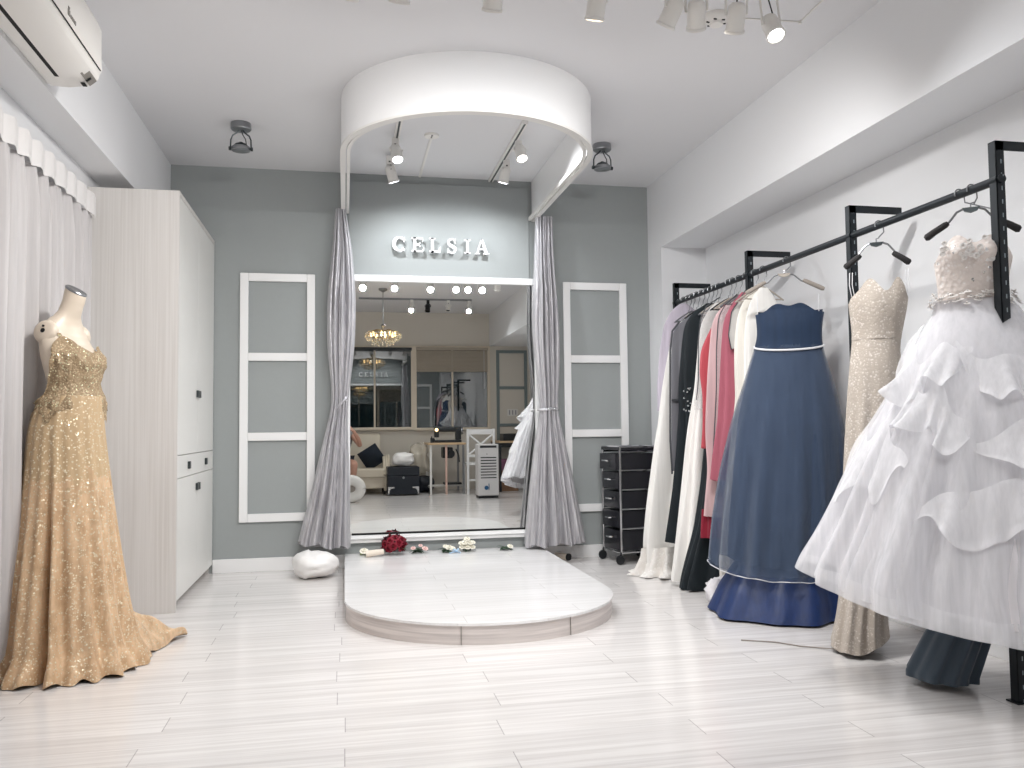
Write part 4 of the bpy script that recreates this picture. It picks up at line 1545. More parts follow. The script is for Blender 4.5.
for (ta, tb_, za_, zb_, hh, fl, wv, sd_) in ((-185, -98, 1.33, 1.235, .15, .060, 2.6, 1.0), (-112, 10, 1.25, 1.31, .16, .050, 3.6, 2.2),
                                     (-150, -96, 1.21, 1.00, .15, .045, 2.2, 3.1), (-98, 10, .99, 1.09, .20, .050, 3.4, 4.3),
                                     (-116, -30, .66, 1.00, .18, .040, 2.6, 6.4), (-186, -124, 1.05, .88, .24, .025, 1.8, 8.5), (-62, 8, 1.14, .84, .20, .055, 2.6, 5.3), (-30, 12, .80, .62, .20, .05, 2.0, 7.3)):
    m = MB()
    ruffle(m, wsurf, R(ta), R(tb_), lambda u: za_ + (zb_ - za_) * u + .045 * sin(u * 8 + sd_) + .02 * sin(u * 19 + sd_), hh, fl, wv, sd_)
    m.build('ruffle', 'organza', wg, ang=80)
m = MB()
rnd = random.Random(3)
for k in range(46):
    t = R(-175 + 180 * k / 46)
    z = 1.462 + rnd.uniform(-.028, .026)
    p = wsurf(t, min(z, 1.458), .010)
    p.z = z
    rosette(m, p, rnd.uniform(.010, .016), 2, (p.x - WC[0], p.y - WC[1], .2), k)
for k in range(30):
    s = rnd.uniform(-.085, .125)
    z = 1.60 + rnd.uniform(0, .085)
    q = Vector((WC[0], WC[1], z)) + Vector((WA[0], WA[1], 0)) * s + Vector((-.6, -.8, 0)) * (.105 * math.sqrt(max(.1, 1 - (s / .17) ** 2)))
    rosette(m, q, rnd.uniform(.008, .013), 2, (-.6, -.8, .1), k)
m.build('lace_pattern', 'white_lace', wg, ang=70)

# ---- champagne lace gown
BC, BA = (2.35, 3.30), Vector((.82, -.57)).normalized()
hanger((2.345, 3.30), BA, 'black-gripped wire hanger above the champagne lace gown', 'grip', 'grip hangers on the rack', .265, neck=.082, drop=.078)
bg = thing('lace_gown', 'champagne beaded lace sheath gown between blue and white gowns', 'gown', (BC[0], BC[1], .02), GG)
BL = sil([(848, 302), (850, 320), (853, 335), (851, 350), (848, 380), (845, 420), (843, 470), (841, 540), (838, 600), (834, 625), (828, 648)], BC, BA)
BR_ = sil([(909, 288), (907, 310), (902, 330), (899, 350), (905, 380), (908, 420), (906, 470), (898, 540), (888, 600), (888, 625), (892, 648)], BC, BA)
def b_top(ct, fr):
    return 1.560 + math.exp(-((ct + .25) / .40) ** 2) * .085 + math.exp(-((ct - .66) / .26) ** 2) * .085 - .02 * ss(.85, 1, abs(ct))
drape(BC, BA, BL, BR_, [(1.65, .05), (1.55, .088), (1.40, .062), (1.25, .085), (.7, .11), (.1, .16)], b_top, lambda a, b: 1.375, nf=5, amp=.03, a0=1, seed=1, rows=40).build('beaded_bodice', 'beige_lace', bg, ang=70)
drape(BC, BA, BL, BR_, [(1.65, .05), (1.55, .080), (1.40, .060), (1.25, .085), (.7, .11), (.1, .20)], lambda a, b: 1.39, lambda a, b: .02 + .05 * max(0, a), nf=8, amp=.13, seed=4, zfold=.5, hem=.01).build('lace_skirt', 'beige_lace', bg, ang=80)
m = MB()
for s in (-1, 1):
    for k in (0, .012):
        z0 = 1.685
        a = Vector((BC[0], BC[1], 0)) + Vector((BA[0], BA[1], 0)) * (s * .115 + k - .004)
        m.tube([a + Vector((0, 0, z0)), a + Vector((-.01, -.01, (z0 + 1.57) / 2)), a + Vector((0, -.01, 1.575))], .0018, 6)
m.build('hanging_loop', 'cord_white', bg)
m = MB()
m.tube([Vector((2.14, 3.30, .02)), at(822, 648, Z=.006), at(800, 646, Z=.004), at(775, 642, Z=.004), at(741, 640, Z=.004)], .003, 6)
m.build('trailing_ribbon', 'foam_taupe', bg)

# dark slate tulle gown hanging further in, only its hem shows
SCc = (2.52, 2.80)
hanger((2.52, 2.80), (1, -.2), 'plain wooden hanger holding the slate grey gown', 'wood', 'plain hangers on the rack', .10, neck=.26, drop=.03)
sg_ = thing('slate_gown', 'slate grey tulle gown in shade behind the white ball gown', 'gown', (SCc[0], SCc[1], .03), GG)
drape(SCc, (1, -.2), [(1.58, -.06), (1.3, -.07), (1.0, -.10), (.3, -.26), (.05, -.40)], [(1.60, .04), (1.4, .04), (1.0, .05), (.3, -.06), (.05, -.16)], [(1.68, .03), (1.4, .05), (.5, .09), (.05, .13)], lambda a, b: 1.57 - .05 * a * a, lambda a, b: .03, nf=8, amp=.14, seed=8).build('skirt', 'slate_cloth', sg_, ang=80)

# ---- blue ball gown
UC, UA = (2.33, 4.10), Vector((.88, -.47)).normalized()
hanger((2.345, 4.10), UA, 'taupe-gripped wire hanger above the blue ball gown', 'taupe', 'grip hangers on the rack', .40, neck=.075, drop=.075)
ug = thing('ball_gown', 'slate blue strapless tulle ball gown with white waist cord', 'gown', (UC[0], UC[1], .2), GG)
UL = sil([(755, 310), (757, 325), (758, 340), (753, 352), (745, 378), (731, 420), (719, 470), (711, 520), (707, 568)], UC, UA)
UR = sil([(825, 308), (822, 325), (822, 345), (827, 360), (836, 390), (844, 430), (848, 470), (850, 520), (848, 580)], UC, UA)
UB = [(1.62, .050), (1.55, .085), (1.42, .070), (1.3, .12), (1.0, .20), (.5, .28), (.2, .32)]
def u_top(ct, fr):
    return 1.598 + (.050 * math.exp(-((ct + .36) / .34) ** 2) + .050 * math.exp(-((ct - .30) / .34) ** 2) if fr > -.3 else .02)
drape(UC, UA, UL, UR, UB, u_top, lambda a, b: 1.405, nf=7, amp=.03, a0=1, seed=2, rows=36).build('pleated_bodice', 'blue_in', ug, ang=70)
drape(UC, UA, [(z, s_ * (.94 - .20 * ss(1.3, .6, z))) for z, s_ in UL], shr(UR, .95), shr(UB, .84), lambda a, b: 1.42, lambda a, b: .30 - .03 * b, nf=10, amp=.10, seed=5, back=.6).build('lining', 'blue_in', ug, ang=80)
drape(UC, UA, shr(UL, .965), shr(UR, .97), shr(UB, .93), lambda a, b: 1.425, lambda a, b: .275 - .045 * max(0, b), nf=11, amp=.10, seed=2.6, hem=.008, back=.6).build('tulle_layer', 'blue_tulle', ug, ang=80)
drape(UC, UA, UL, UR, UB, lambda a, b: 1.425, lambda a, b: .26 - .045 * max(0, b) - .015 * a, nf=13, amp=.09, seed=6.6, hem=.008, back=.6).build('tulle_layer', 'blue_tulle', ug, ang=80)
m = MB()
ul, ur, ub = smooth_tab(UL), smooth_tab(UR), smooth_tab(UB)
pts = []
for i in range(37):
    t = R(-180 + 180 * i / 36)
    z = 1.425 - .030 * math.sin(pi * i / 36)
    a, b, d = lerp_tab(ul, z), lerp_tab(ur, z), lerp_tab(ub, z)
    pts.append(Vector((UC[0], UC[1], z)) + Vector((UA[0], UA[1], 0)) * ((a + b) / 2 + ((b - a) / 2 + .004) * cos(t)) + Vector((UA[1], -UA[0], 0)) * (-(d * 1.04 + .006) * sin(t)))
m.tube(pts, .0055, 8)
m.build('waist_cord', 'cord_white', ug)
m = MB()
for s in (-.13, .185):
    a = Vector((UC[0], UC[1], 0)) + Vector((UA[0], UA[1], 0)) * s
    m.tube([a + Vector((0, 0, 1.70)), a + Vector((0, 0, 1.60))], .0022, 6)
m.build('hanging_loop', 'cord_white', ug)
drape(UC, UA, [(.45, -.22), (.3, -.26), (.15, -.36), (.0, -.43)], [(.45, .20), (.3, .22), (.1, .29), (.0, .30)], [(.45, .16), (.3, .20), (.15, .29), (0, .36)], lambda a, b: .40, lambda a, b: .012, nf=6, amp=.11, seed=3.1, zfold=.5, a0=.5, back=.6).build('satin_underskirt', 'blue_satin', ug, ang=80)
# hem edge line
m = MB()
pts = []
for i in range(61):
    t = R(-185 + 190 * i / 60)
    z = .26 - .045 * max(0, -sin(t)) - .015 * cos(t)
    f = .55 * sin(13 * t + 6.6 + .9 * z) + .45 * sin(13 * 1.63 * t + 6.6 * 2.3 - .54 * z) + .9 * noise.noise(Vector((cos(t) * 2.6 + 6.6, sin(t) * 2.6, z * .55)))
    a, b, d = lerp_tab(ul, z), lerp_tab(ur, z), lerp_tab(ub, z)
    q = Vector((UC[0], UC[1], 0)) + Vector((UA[0], UA[1], 0)) * ((a + b) / 2 + (b - a) / 2 * cos(t) * (1 + .09 * f * .45)) + Vector((UA[1], -UA[0], 0)) * (-d * sin(t) * (1 + .09 * f))
    q.z = z + .008 * f
    pts.append(q)
m.tube(pts, .0025, 6)
m.build('hem_edge', 'cord_white', ug)

# ------------------------------------------------------------------ gowns packed along the rail, far to near
def packed(yy, left, zb, mat, name, label, thick=.035, zt=None, style='white', hlabel=None, cx=2.36, nf=7, amp=.32, seed=0., right=None, part='body', grp='gowns packed along the rack', tmax=.075, mirror_right=.30, shoulder=.05):
    L = sil(left, (cx, yy), (1, 0))
    ztop_ = zt if zt else L[0][0]
    Rr = right if right else [(z, min(mirror_right, -s)) for z, s in L]
    hanger((cx, yy), (1, 0), hlabel, style, 'plain hangers on the rack', .25, neck=.10, drop=.075)
    t = thing(name, label, 'gown', (cx, yy, max(0, zb)), grp)
    zs0 = L[0][0]
    ztop_ = max(1.775, zs0 + .06)
    L = [(ztop_, -.028), (ztop_ - .02, -.06)] + L
    Rr = [(ztop_, .028), (ztop_ - .02, .06)] + Rr
    drape((cx, yy), (1, 0), L, Rr, [(ztop_, .012), (ztop_ - .1, .022), (ztop_ - .3, thick), (zb, tmax)], lambda a, b: ztop_, lambda a, b: zb, nf=nf, amp=amp, seed=seed, zfold=.6, hem=.008, n=120, rows=50).build(part, mat, t, ang=80)
    return t


packed(5.50, [(670, 312), (664, 325), (661, 350), (659, 385), (660, 402)], 1.10, 'lilac', 'lilac_dress', 'short lilac dress at the far end of the rack', style='white', hlabel='plain hanger at the far end of the rail holding the lilac dress', zt=1.77, seed=1)
t = packed(5.36, [(674, 328), (669, 350), (664, 380), (659, 420), (655, 460), (649, 510), (646, 545), (647, 565)], .06, 'white_cloth', 'long_gown', 'long white gown with lace hem by the drawer trolley', style='white', hlabel='plain hanger holding the long white lace-hem gown', seed=2, zt=1.68, tmax=.10)
drape((2.36, 5.36), (1, 0), [(.24, -.385), (.12, -.40), (.03, -.44), (.0, -.50)], [(.24, .28), (0, .30)], [(.24, .10), (.05, .15), (0, .24)], lambda a, b: .21 + .03 * a, lambda a, b: .006, nf=13, amp=.30, seed=4, a0=.6, hem=.014).build('lace_hem', 'cream_lace', t, ang=80)
t = packed(5.20, [(679, 322), (672, 332), (671, 360), (671, 400), (671, 440), (672, 475)], .70, 'grey_cloth', 'grey_dress', 'grey dress with black edging next to the black gown', style='black', hlabel='plain hanger holding the grey black-edged dress', seed=3, zt=1.70)
m = MB()
Lg = sil([(680, 322), (673, 331), (671, 350), (671, 400), (671, 440), (673, 474)], (2.36, 5.16), (1, 0))
m.tube([Vector((2.36 + s - .004, 5.165, z)) for z, s in Lg], .006, 8)
m.tube([Vector((2.36 + Lg[2][1] + .0, 5.165, 1.17)), Vector((2.36 + Lg[2][1] + .16, 5.15, 1.17))], .008, 6)
m.build('black_edging', 'piping', t)
t = packed(5.06, [(690, 312), (684, 325), (682, 350), (681, 385), (683, 410), (682, 450), (679, 490), (674, 530), (672, 545)], .25, 'black_cloth', 'black_gown', 'long black gown with silver beads near the far end of rack', style='black', hlabel='plain hanger holding the long black beaded gown', seed=5, zt=1.72)
m = MB()
rnd = random.Random(5)
for k in range(14):
    q = at(rnd.uniform(684, 691), rnd.uniform(385, 413), Y=5.06 - .05)
    m.ball(q, .006, 6, 5)
m.build('silver_beads', 'chrome', t)
t = packed(4.94, [(706, 312), (700, 325), (698, 350), (696, 390), (691, 425), (687, 470), (682, 520), (677, 565), (675, 580)], .03, 'white_cloth', 'long_gown', 'full white gown reaching the floor between black and coral gowns', style='wood', hlabel='plain hanger holding the full white floor-length gown', seed=6, zt=1.70, tmax=.09)
# the black gown whose hem spreads in front of the white one
t = packed(4.80, [(712, 330), (710, 380), (708, 430), (704, 480), (696, 530), (688, 556), (680, 585), (679, 596)], .008, 'black_cloth', 'black_gown', 'black satin gown showing only its wide hem on the floor', style='black', hlabel='plain hanger holding the black satin gown', seed=7, zt=1.60, tmax=.10)
t = packed(4.74, [(708, 335), (702, 350), (701, 372), (704, 395), (704, 430), (702, 462)], .86, 'red_cloth', 'coral_dress', 'coral red dress hanging in a clear garment bag', style='wood', hlabel='plain hanger holding the coral red dress', seed=8, zt=1.66, thick=.03, tmax=.04)
t = packed(4.66, [(718, 308), (711, 325), (709, 360), (708, 400), (707, 435), (709, 470), (706, 500), (704, 525)], .46, 'pink_cloth', 'pink_gown', 'pale pink pleated gown on the crowded rack', style='white', hlabel='plain hanger holding the pale pink gown', seed=9, zt=1.73, amp=.3)
drape((2.36, 4.67), (1, 0), [(.55, -.25), (.35, -.26)], [(.55, .25), (.35, .26)], [(.5, .05), (.3, .05)], lambda a, b: .50, lambda a, b: .33, nf=6, amp=.2, seed=2, a0=.8).build('wine_hem', 'wine_cloth', t, ang=80)
t = packed(4.57, [(733, 302), (724, 318), (722, 345), (721, 380), (719, 420), (714, 455), (712, 480)], .68, 'rose_cloth', 'rose_gown', 'dusty rose satin gown next to the cream gowns', style='white', hlabel='plain hanger holding the dusty rose gown', seed=10, zt=1.72, amp=.15)
t = packed(4.46, [(744, 300), (737, 315), (735, 345), (736, 370), (738, 400), (730, 480), (722, 560)], .10, 'ivory', 'cream_gown', 'cream chiffon gown beside the dusty rose gown', style='wood', hlabel='plain hanger holding the cream gown beside the rose gown', seed=11, zt=1.74, tmax=.08)
t = packed(4.36, [(752, 298), (746, 312), (744, 340), (745, 380), (742, 430), (732, 540)], .08, 'white_cloth', 'cream_gown', 'ivory white gown directly behind the blue ball gown', style='wood', hlabel='plain hanger holding the ivory gown behind the blue one', seed=12, zt=1.75, tmax=.08)
# bunched white tulle train on the floor
m = MB()
cc = at(722, 600, Z=.05)
rings = []
for j in range(1, 14):
    a = pi * j / 14
    ring = []
    for i in range(40):
        tt = 2 * pi * i / 40
        d = Vector((sin(a) * cos(tt), sin(a) * sin(tt), cos(a)))
        k = 1 + .35 * noise.noise(d * 3.1) + .2 * noise.noise(d * 7)
        ring.append(Vector((cc.x + .085 * d.x * k + .03, cc.y + .08 * d.y * k + .06, max(.004, .075 + .085 * d.z * k))))
    rings.append(ring)
m.rings(rings, True, True, True)
m.build('tulle_train', 'tulle_in', t, ang=80)

# garment bags: clear covers with dark piping
def cover(yy, left, zb, label, mat, seed, thick=.055, cx=2.36, pip=True, right_w=.27):
    L = sil(left, (cx, yy), (1, 0))
    t = thing('garment_bag', label, 'garment bag', (cx, yy, max(0, zb)), 'garment bags on the rack')
    Rr = [(z, min(right_w, -s)) for z, s in L]
    zt_ = L[0][0]
    drape((cx, yy), (1, 0), [(zt_ + .05, -.05)] + L, [(zt_ + .05, .05)] + Rr, [(zt_, .015), (zt_ - .3, thick), (zb, thick)], lambda a, b: zt_ + .04 - .08 * abs(a) ** 1.5, lambda a, b: zb, nf=4, amp=.10, seed=seed, n=90, rows=40).build('cover', mat, t, ang=80)
    if pip:
        m = MB()
        pts = [Vector((cx - .04, yy - .02, zt_ + .035))] + [Vector((cx + s - .003, yy - .012, z)) for z, s in smooth_tab(L)[2:]]
        m.tube(pts, .0032, 8)
        m.build('piping', 'piping', t)
    return t


cover(4.86, [(708, 303), (700, 318), (698, 345), (698, 380), (696, 400)], 1.10, 'clear dark-piped garment bag over the white and coral gowns', 'bag', 1)
cover(4.62, [(728, 300), (718, 316), (716, 350), (716, 390), (714, 430), (712, 470)], .72, 'pale grey garment bag around the dusty rose gown', 'bag', 2)
cover(4.52, [(741, 297), (731, 312), (728, 335), (731, 350)], 1.45, 'short pale grey shoulder cover above the dusty rose gown', 'bag_grey', 3, thick=.03)

# spare loose hangers crowding the rail
for k, yy in enumerate((5.42, 5.28, 5.13, 5.00)):
    hanger((2.36, yy), (1, .12 * (-1) ** k), ['white spare hanger nearest the far end of the rail', 'white spare hanger between the white and grey gowns', 'white spare hanger between the grey and black gowns', 'white spare hanger beside the white floor-length gown'][k], 'white', 'spare hangers on the rack', .22, drop=.07)

# ================================================================== BEHIND THE CAMERA, seen in the mirror
def window_unit(n, u0, u1, vt, vb, um, label, blind_v):
    a, b = mir(u0, vt, Y=FY), mir(u1, vb, Y=FY)
    x0, x1, z1, z0 = a.x, b.x, a.z, b.z
    xm = mir(um, 400, Y=FY).x
    m = MB()
    w_ = .045
    m.box((x0 - w_, FY, z0 - w_), (x0, FY + .05, z1 + w_), .004)
    m.box((x1, FY, z0 - w_), (x1 + w_, FY + .05, z1 + w_), .004)
    m.box((x0, FY, z1), (x1, FY + .05, z1 + w_), .004)
    m.box((x0 - .03, FY, z0 - w_), (x1 + .03, FY + .07, z0), .004)
    m.box((xm - .014, FY, z0), (xm + .014, FY + .035, z1), .003)
    fr = m.build('window_%d' % n, 'cream_trim')
    struct(fr, label, 'window')
    for xa, xb in ((x0, xm - .014), (xm + .014, x1)):
        struct(bx((xa, FY + .004, z0), (xb, FY + .010, z1)).build('window_%d_pane' % n, 'pane', fr, ang=0), 'dark window pane', None)
    zb_ = mir(um, blind_v, Y=FY).z
    t = thing('window_blind', ['rolled-up taupe blind at the top of the left-hand mirrored window', 'taupe slat blind lowered over the top of the second window'][n - 1], 'blind', ((x0 + x1) / 2, FY + .06, zb_), 'window blinds')
    m = bx((x0 - .01, FY + .052, z1 - .03), (x1 + .01, FY + .09, z1 + .02), .004)
    m.build('head_rail', 'machine' if n == 1 else 'blind', t)
    if z1 - zb_ > .06:
        m = MB()
        nsl = int((z1 - .03 - zb_) / .022)
        for k in range(nsl):
            z = z1 - .035 - k * .022
            m.box((x0, FY + .056, z - .020), (x1, FY + .062, z), rot=Matrix.Rotation(R(12), 4, 'X'))
        m.build('slats', 'blind', t, ang=0)
        bx((x0, FY + .053, zb_ - .02), (x1, FY + .075, zb_), .003).build('bottom_rail', 'blind', t)
        m = MB()
        m.tube([(x1 - .06, FY + .08, z1 - .02), (x1 - .06, FY + .08, zb_ - .3)], .003, 6)
        m.build('pull_cord', 'cord_white', t)


window_unit(1, 347, 411, 349, 427, 374.5, 'dark two-pane window with cream frame beside the chandelier in the mirror', 352)
window_unit(2, 416, 487, 349, 427, 452, 'dark two-pane window with half lowered blind above the sewing table', 371)

# grey framed white panel on the front wall with switches
a, b = mir(495.5, 350.5, Y=FY), mir(526, 350.5, Y=FY)
x0, x1, z1 = a.x, min(b.x, WR2 - .01), a.z
zs_ = [mir(510, v, Y=FY).z for v in (388, 425, 470)]
m = MB()
wdt = .05
m.box((x0, FY, .05), (x0 + wdt, FY + .025, z1), .004)
m.box((x1 - wdt, FY, .05), (x1, FY + .025, z1), .004)
m.box((x0 + wdt, FY, z1 - wdt), (x1 - wdt, FY + .025, z1), .004)
for z in zs_:
    m.box((x0 + wdt, FY, z - wdt / 2), (x1 - wdt, FY + .025, z + wdt / 2), .004)
struct(m.build('trim_4', 'grey_trim'), 'grey panel moulding on the white wall right of the mirrored windows', 'wall moulding')
p = mir(512, 412.5, Y=FY)
sw = thing('light_switch', 'three-gang switch plate inside the grey wall moulding', 'switch', (p.x, FY, p.z))
bx((p.x - .09, FY, p.z - .055), (p.x + .09, FY + .008, p.z + .055), .003).build('plate', 'plastic_white', sw)
for k in (-1, 0, 1):
    bx((p.x + k * .052 - .010, FY + .008, p.z - .038), (p.x + k * .052 + .010, FY + .013, p.z + .038), .002).build('rocker', 'steel', sw)

# chandelier
chx, chy = mir(383, 337, Y=1.05).x, 1.05
zc = mir(383, 336, Y=1.05).z
ch = thing('chandelier', 'round crystal chandelier with warm bulbs hanging behind the camera', 'chandelier', (chx, chy, H))
m = MB()
m.lathe([(.06, 0), (.06, -.02), (.012, -.05)], (chx, chy, H), (0, 0, 1), 24)
m.tube([(chx, chy, H - .04), (chx, chy, zc)], .006, 8)
m.lathe([(.02, .16), (.034, .13), (.02, .10), (.012, .06), (.03, .02), (.012, -.02), (.03, -.06), (.004, -.09)], (chx, chy, zc), (0, 0, 1), 18)
m.build('stem', 'steel', ch)
m = MB()
for rr_, z in ((.20, .05), (.235, 0), (.14, -.05)):
    pts = [Vector((chx + rr_ * cos(2 * pi * k / 32), chy + rr_ * sin(2 * pi * k / 32), zc + z)) for k in range(33)]
    m.tube(pts, .006, 6)
for k in range(8):
    a = k * pi / 4
    m.tube([(chx, chy, zc + .06), (chx + .1 * cos(a), chy + .1 * sin(a), zc + .08), (chx + .20 * cos(a), chy + .20 * sin(a), zc + .05)], .004, 6)
m.build('ring_frame', 'brass', ch)
m = MB()
for rr_, z, nn, sz in ((.24, -.02, 30, .017), (.20, .035, 26, .017), (.21, -.055, 26, .018), (.145, -.075, 20, .018), (.15, -.11, 16, .017), (.08, -.125, 10, .018), (.24, .02, 30, .014)):
    for k in range(nn):
        a = 2 * pi * (k + rr_ * 7) / nn
        c0 = Vector((chx + rr_ * cos(a), chy + rr_ * sin(a), zc + z))
        m.lathe([(.001, sz), (sz * .7, sz * .3), (sz * .6, -sz * .4), (.001, -sz * 1.3)], c0, (0, 0, 1), 6)
m.build('crystals', 'crystal', ch, ang=0)
for k in range(8):
    a = k * pi / 4 + .2
    m = MB()
    m.lathe([(.010, -.02), (.016, .0), (.016, .016), (.008, .034), (.001, .045)], (chx + .16 * cos(a), chy + .16 * sin(a), zc + .01), (0, 0, 1), 10)
    m.build('candle_bulb', 'bulb_small', ch)
l = bpy.data.lights.new('chandelier_glow', 'POINT')
l.energy, l.shadow_soft_size, l.color = 26, .03, (1, .88, .70)
o = bpy.data.objects.new('chandelier_glow', l)
COL.objects.link(o)
o.location = (chx, chy, zc + .02)

# armchair
SY = -.48      # front of the seat
sx0, sx1 = -.50, .70
ach = thing('sofa', 'cream leatherette sofa with curved arms behind the photographer', 'sofa', ((sx0 + sx1) / 2, -.85, 0))
m = MB()
m.box((sx0 + .08, FY + .18, .26), (sx1 - .09, SY, .40), .03, seg=4)
m.build('seat', 'sofa', ach)
m = MB()
m.box((sx0 + .10, FY + .20, .10), (sx1 - .11, SY - .03, .26), .008)
m.build('front_apron', 'sofa', ach)
m = MB()
P = [(.0, .36), (.14, .36), (.11, .60), (.05, .90), (.02, .93), (-.04, .93), (-.06, .90)]
for s in range(1):
    xs = [sx0 + .06, sx1 - .14]
    m.prism([(FY + .10 + a, b) for a, b in P], xs[0], xs[1], lambda a, b, d: Vector((d, a, b)))
es = [e for e in m.bm.edges]
bmesh.ops.bevel(m.bm, geom=es, offset=.015, segments=2, affect='EDGES')
m.build('backrest', 'sofa', ach, ang=60)
for xa in (sx0 + .02, sx1 - .10):
    m = MB()
    for k, xo in enumerate((0, .035, .07)):
        pts = [Vector((xa + xo, FY + .16 + .62 * q, .30 + .26 * sin(pi * min(1, q * .78 + .22)) + .01 * k)) for q in [i / 14 for i in range(15)]]
        m.tube(pts, .022, 10)
    m.box((xa - .01, FY + .16, .06), (xa + .08, SY - .02, .33), .02, seg=3)
    m.build('armrest', 'sofa', ach)
for xa in (sx0 + .08, sx1 - .10):
    for ya_ in (FY + .24, SY - .08):
        m = MB()
        m.lathe([(.018, 0), (.024, .10)], (xa, ya_, 0), (0, 0, 1), 12)
        m.build('leg', 'black', ach)
# navy cushion standing on a corner
p = mir(372, 460, Y=-.75)
m = MB()
def cush(u, v):
    a, b = (u - .5) * 2, (v - .5) * 2
    th = .055 * (1 - abs(a) ** 3) * (1 - abs(b) ** 3)
    return a, b, th
cc = Vector((p.x - .0, -.86, .565))
ca, sa = cos(R(45)), sin(R(45))
tilt = Matrix.Rotation(R(-14), 4, 'X') @ Matrix.Rotation(R(0), 4, 'Z')
for sgn in (1, -1):
    def CP(u, v):
        a, b, th = cush(u, v)
        k = .165 * (1 - .10 * (abs(a) + abs(b) - abs(a) * abs(b)) * (1 - max(abs(a), abs(b)) ** 8))
        x, z = a * k, b * k
        q = Vector((x * cos(R(33)) - z * sin(R(33)), -sgn * th, x * sin(R(33)) + z * cos(R(33))))
        return cc + tilt @ q
    m.grid(CP, 14, 14)
tag(m.build('cushion', 'navy', ang=80), 'navy square cushion leaning on the cream sofa', 'cushion')

# white ring seat in front of the photographer
p = mir(354, 489, Y=.75)
m = MB()
rcx, rcy, RM, rt = .075, .74, .118, .072
rr = []
for k in range(49):
    a = 2 * pi * k / 48
    rr.append(Vector((rcx + RM * cos(a) * 1.18, rcy, .190 + RM * sin(a))))
m.tube(rr, rt, 16)
rs = m.build('ring_seat', 'plastic_white', ang=80)
tag(rs, 'white ring-shaped cushion on the floor below the photographer, in the mirror', 'cushion')
m = MB()
m.lathe([(.075, -.02), (.078, .0), (.075, .02)], (rcx, rcy, .190), (0, 1, 0), 24)
m.build('centre_pad', 'foam_taupe', rs)

# black trunk
a, b = mir(387.5, 470, Y=-.2), mir(419, 470, Y=-.2)
k0, k1 = a.x, b.x
tk = thing('flight_trunk', 'black trunk with metal corner braces beside the cream sofa', 'trunk', ((k0 + k1) / 2, -.45, 0))
bx((k0, -.68, .02), (k1, -.20, .30), .008).build('body', 'trunk', tk)
bx((k0 - .004, -.684, .303), (k1 + .004, -.196, .43), .01).build('lid', 'trunk', tk)
for s, xx in ((1, k0 + .05), (-1, k1 - .05)):
    m = MB()
    to = lambda u, v, d: Vector((xx + s * u, d, .025 + v))
    m.prism([(-.045, 0), (-.045, .11), (.05, .11), (.05, .09), (.0, .085), (-.02, .05), (-.028, 0)], -.2035, -.199, to)
    m.build('corner_brace', 'chrome', tk, ang=0)
m = MB()
m.lathe([(.018, 0), (.018, .008), (.008, .012)], ((k0 + k1) / 2, -.20, .27), (0, 1, 0), 16)
m.build('lock', 'steel', tk)
def lump(name, c, s, mat, label, cat, seed, rough=.22, flat=.0):
    m = MB()
    rings = []
    c = Vector(c)
    for j in range(1, 16):
        a = pi * j / 16
        ring = []
        for i in range(32):
            t_ = 2 * pi * i / 32
            d = Vector((sin(a) * cos(t_), sin(a) * sin(t_), cos(a)))
            d2 = Vector([math.copysign(abs(q) ** .75, q) for q in d])
            k = 1 + rough * noise.noise(d * 2.2 + Vector((seed, 0, 0))) + rough * .5 * noise.noise(d * 6 + Vector((seed, 0, 0)))
            q = Vector((c.x + s[0] * d2.x * k, c.y + s[1] * d2.y * k, c.z + s[2] * d2.z * k))
            q.z = max(flat, q.z)
            ring.append(q)
        rings.append(ring)
    m.rings(rings, True, True, True)
    return tag(m.build(name, mat, ang=80), label, cat)
lump('folded_bundle', ((k0 + k1) / 2 + .01, -.44, .535), (.17, .16, .10), 'poly', 'white folded bundle resting on the black trunk lid', 'bundle', 2, .18, .434)
lump('plastic_bundle', (k1 + .06, -.95, .50), (.15, .17, .24), 'poly_clear', 'clear plastic-wrapped bundle piled beside the trunk', 'bundle', 5, .35, .265)
lump('holdall', (k1 + .12, -.86, .13), (.17, .22, .13), 'trunk', 'low black bag on the floor under the plastic bundle', 'bag', 7, .15, .003)

# sewing table
a = mir(429, 443, Y=-.3)
b = mir(464, 443, Y=-.3)
t0, t1, tz = a.x, b.x, a.z
st = thing('sewing_table', 'sewing table with pale legs in front of the second window', 'table', ((t0 + t1) / 2, -.6, 0))
bx((t0 - .02, -.95, tz - .03), (t1 + .02, -.25, tz), .006).build('table_top', 'wood_top', st)
for xx, yy_, mt in ((t0 + .02, -.29, 'plastic_white'), (mir(446, 470, Y=-.29).x, -.29, 'copper'), (t1 - .02, -.29, 'steel'), (t0 + .02, -.9, 'plastic_white'), (t1 - .02, -.9, 'steel')):
    m = bx((xx - .016, yy_ - .016, 0), (xx + .016, yy_ + .016, tz - .03), .003)
    m.build('leg', mt, st)
m = bx((t0 + .02, -.62, .10), (t1 - .02, -.56, .13), .003)
m.box((t0 + .01, -.9, .09), (t0 + .03, -.29, .12), .003)
m.box((t1 - .03, -.9, .09), (t1 - .01, -.29, .12), .003)
m.build('foot_rail', 'plastic_white', st)
m = bx((t0 + .22, -.66, tz - .24), (t1 - .16, -.42, tz - .07), .02)
m.lathe([(.06, 0), (.06, .03)], (t0 + .34, -.40, tz - .17), (0, 1, 0), 20)
m.tube([(t0 + .42, -.40, tz - .1), (t0 + .46, -.38, tz - .2), (t0 + .47, -.38, tz - .3)], .01, 8)
m.build('motor', 'machine', st)
bx((t0 + .25, -.70, .13), (t0 + .52, -.48, .16), .006).build('treadle', 'machine', st)
sm = thing('sewing_machine', 'dark sewing machine standing on the sewing table', 'sewing machine', ((t0 + t1) / 2, -.55, tz))
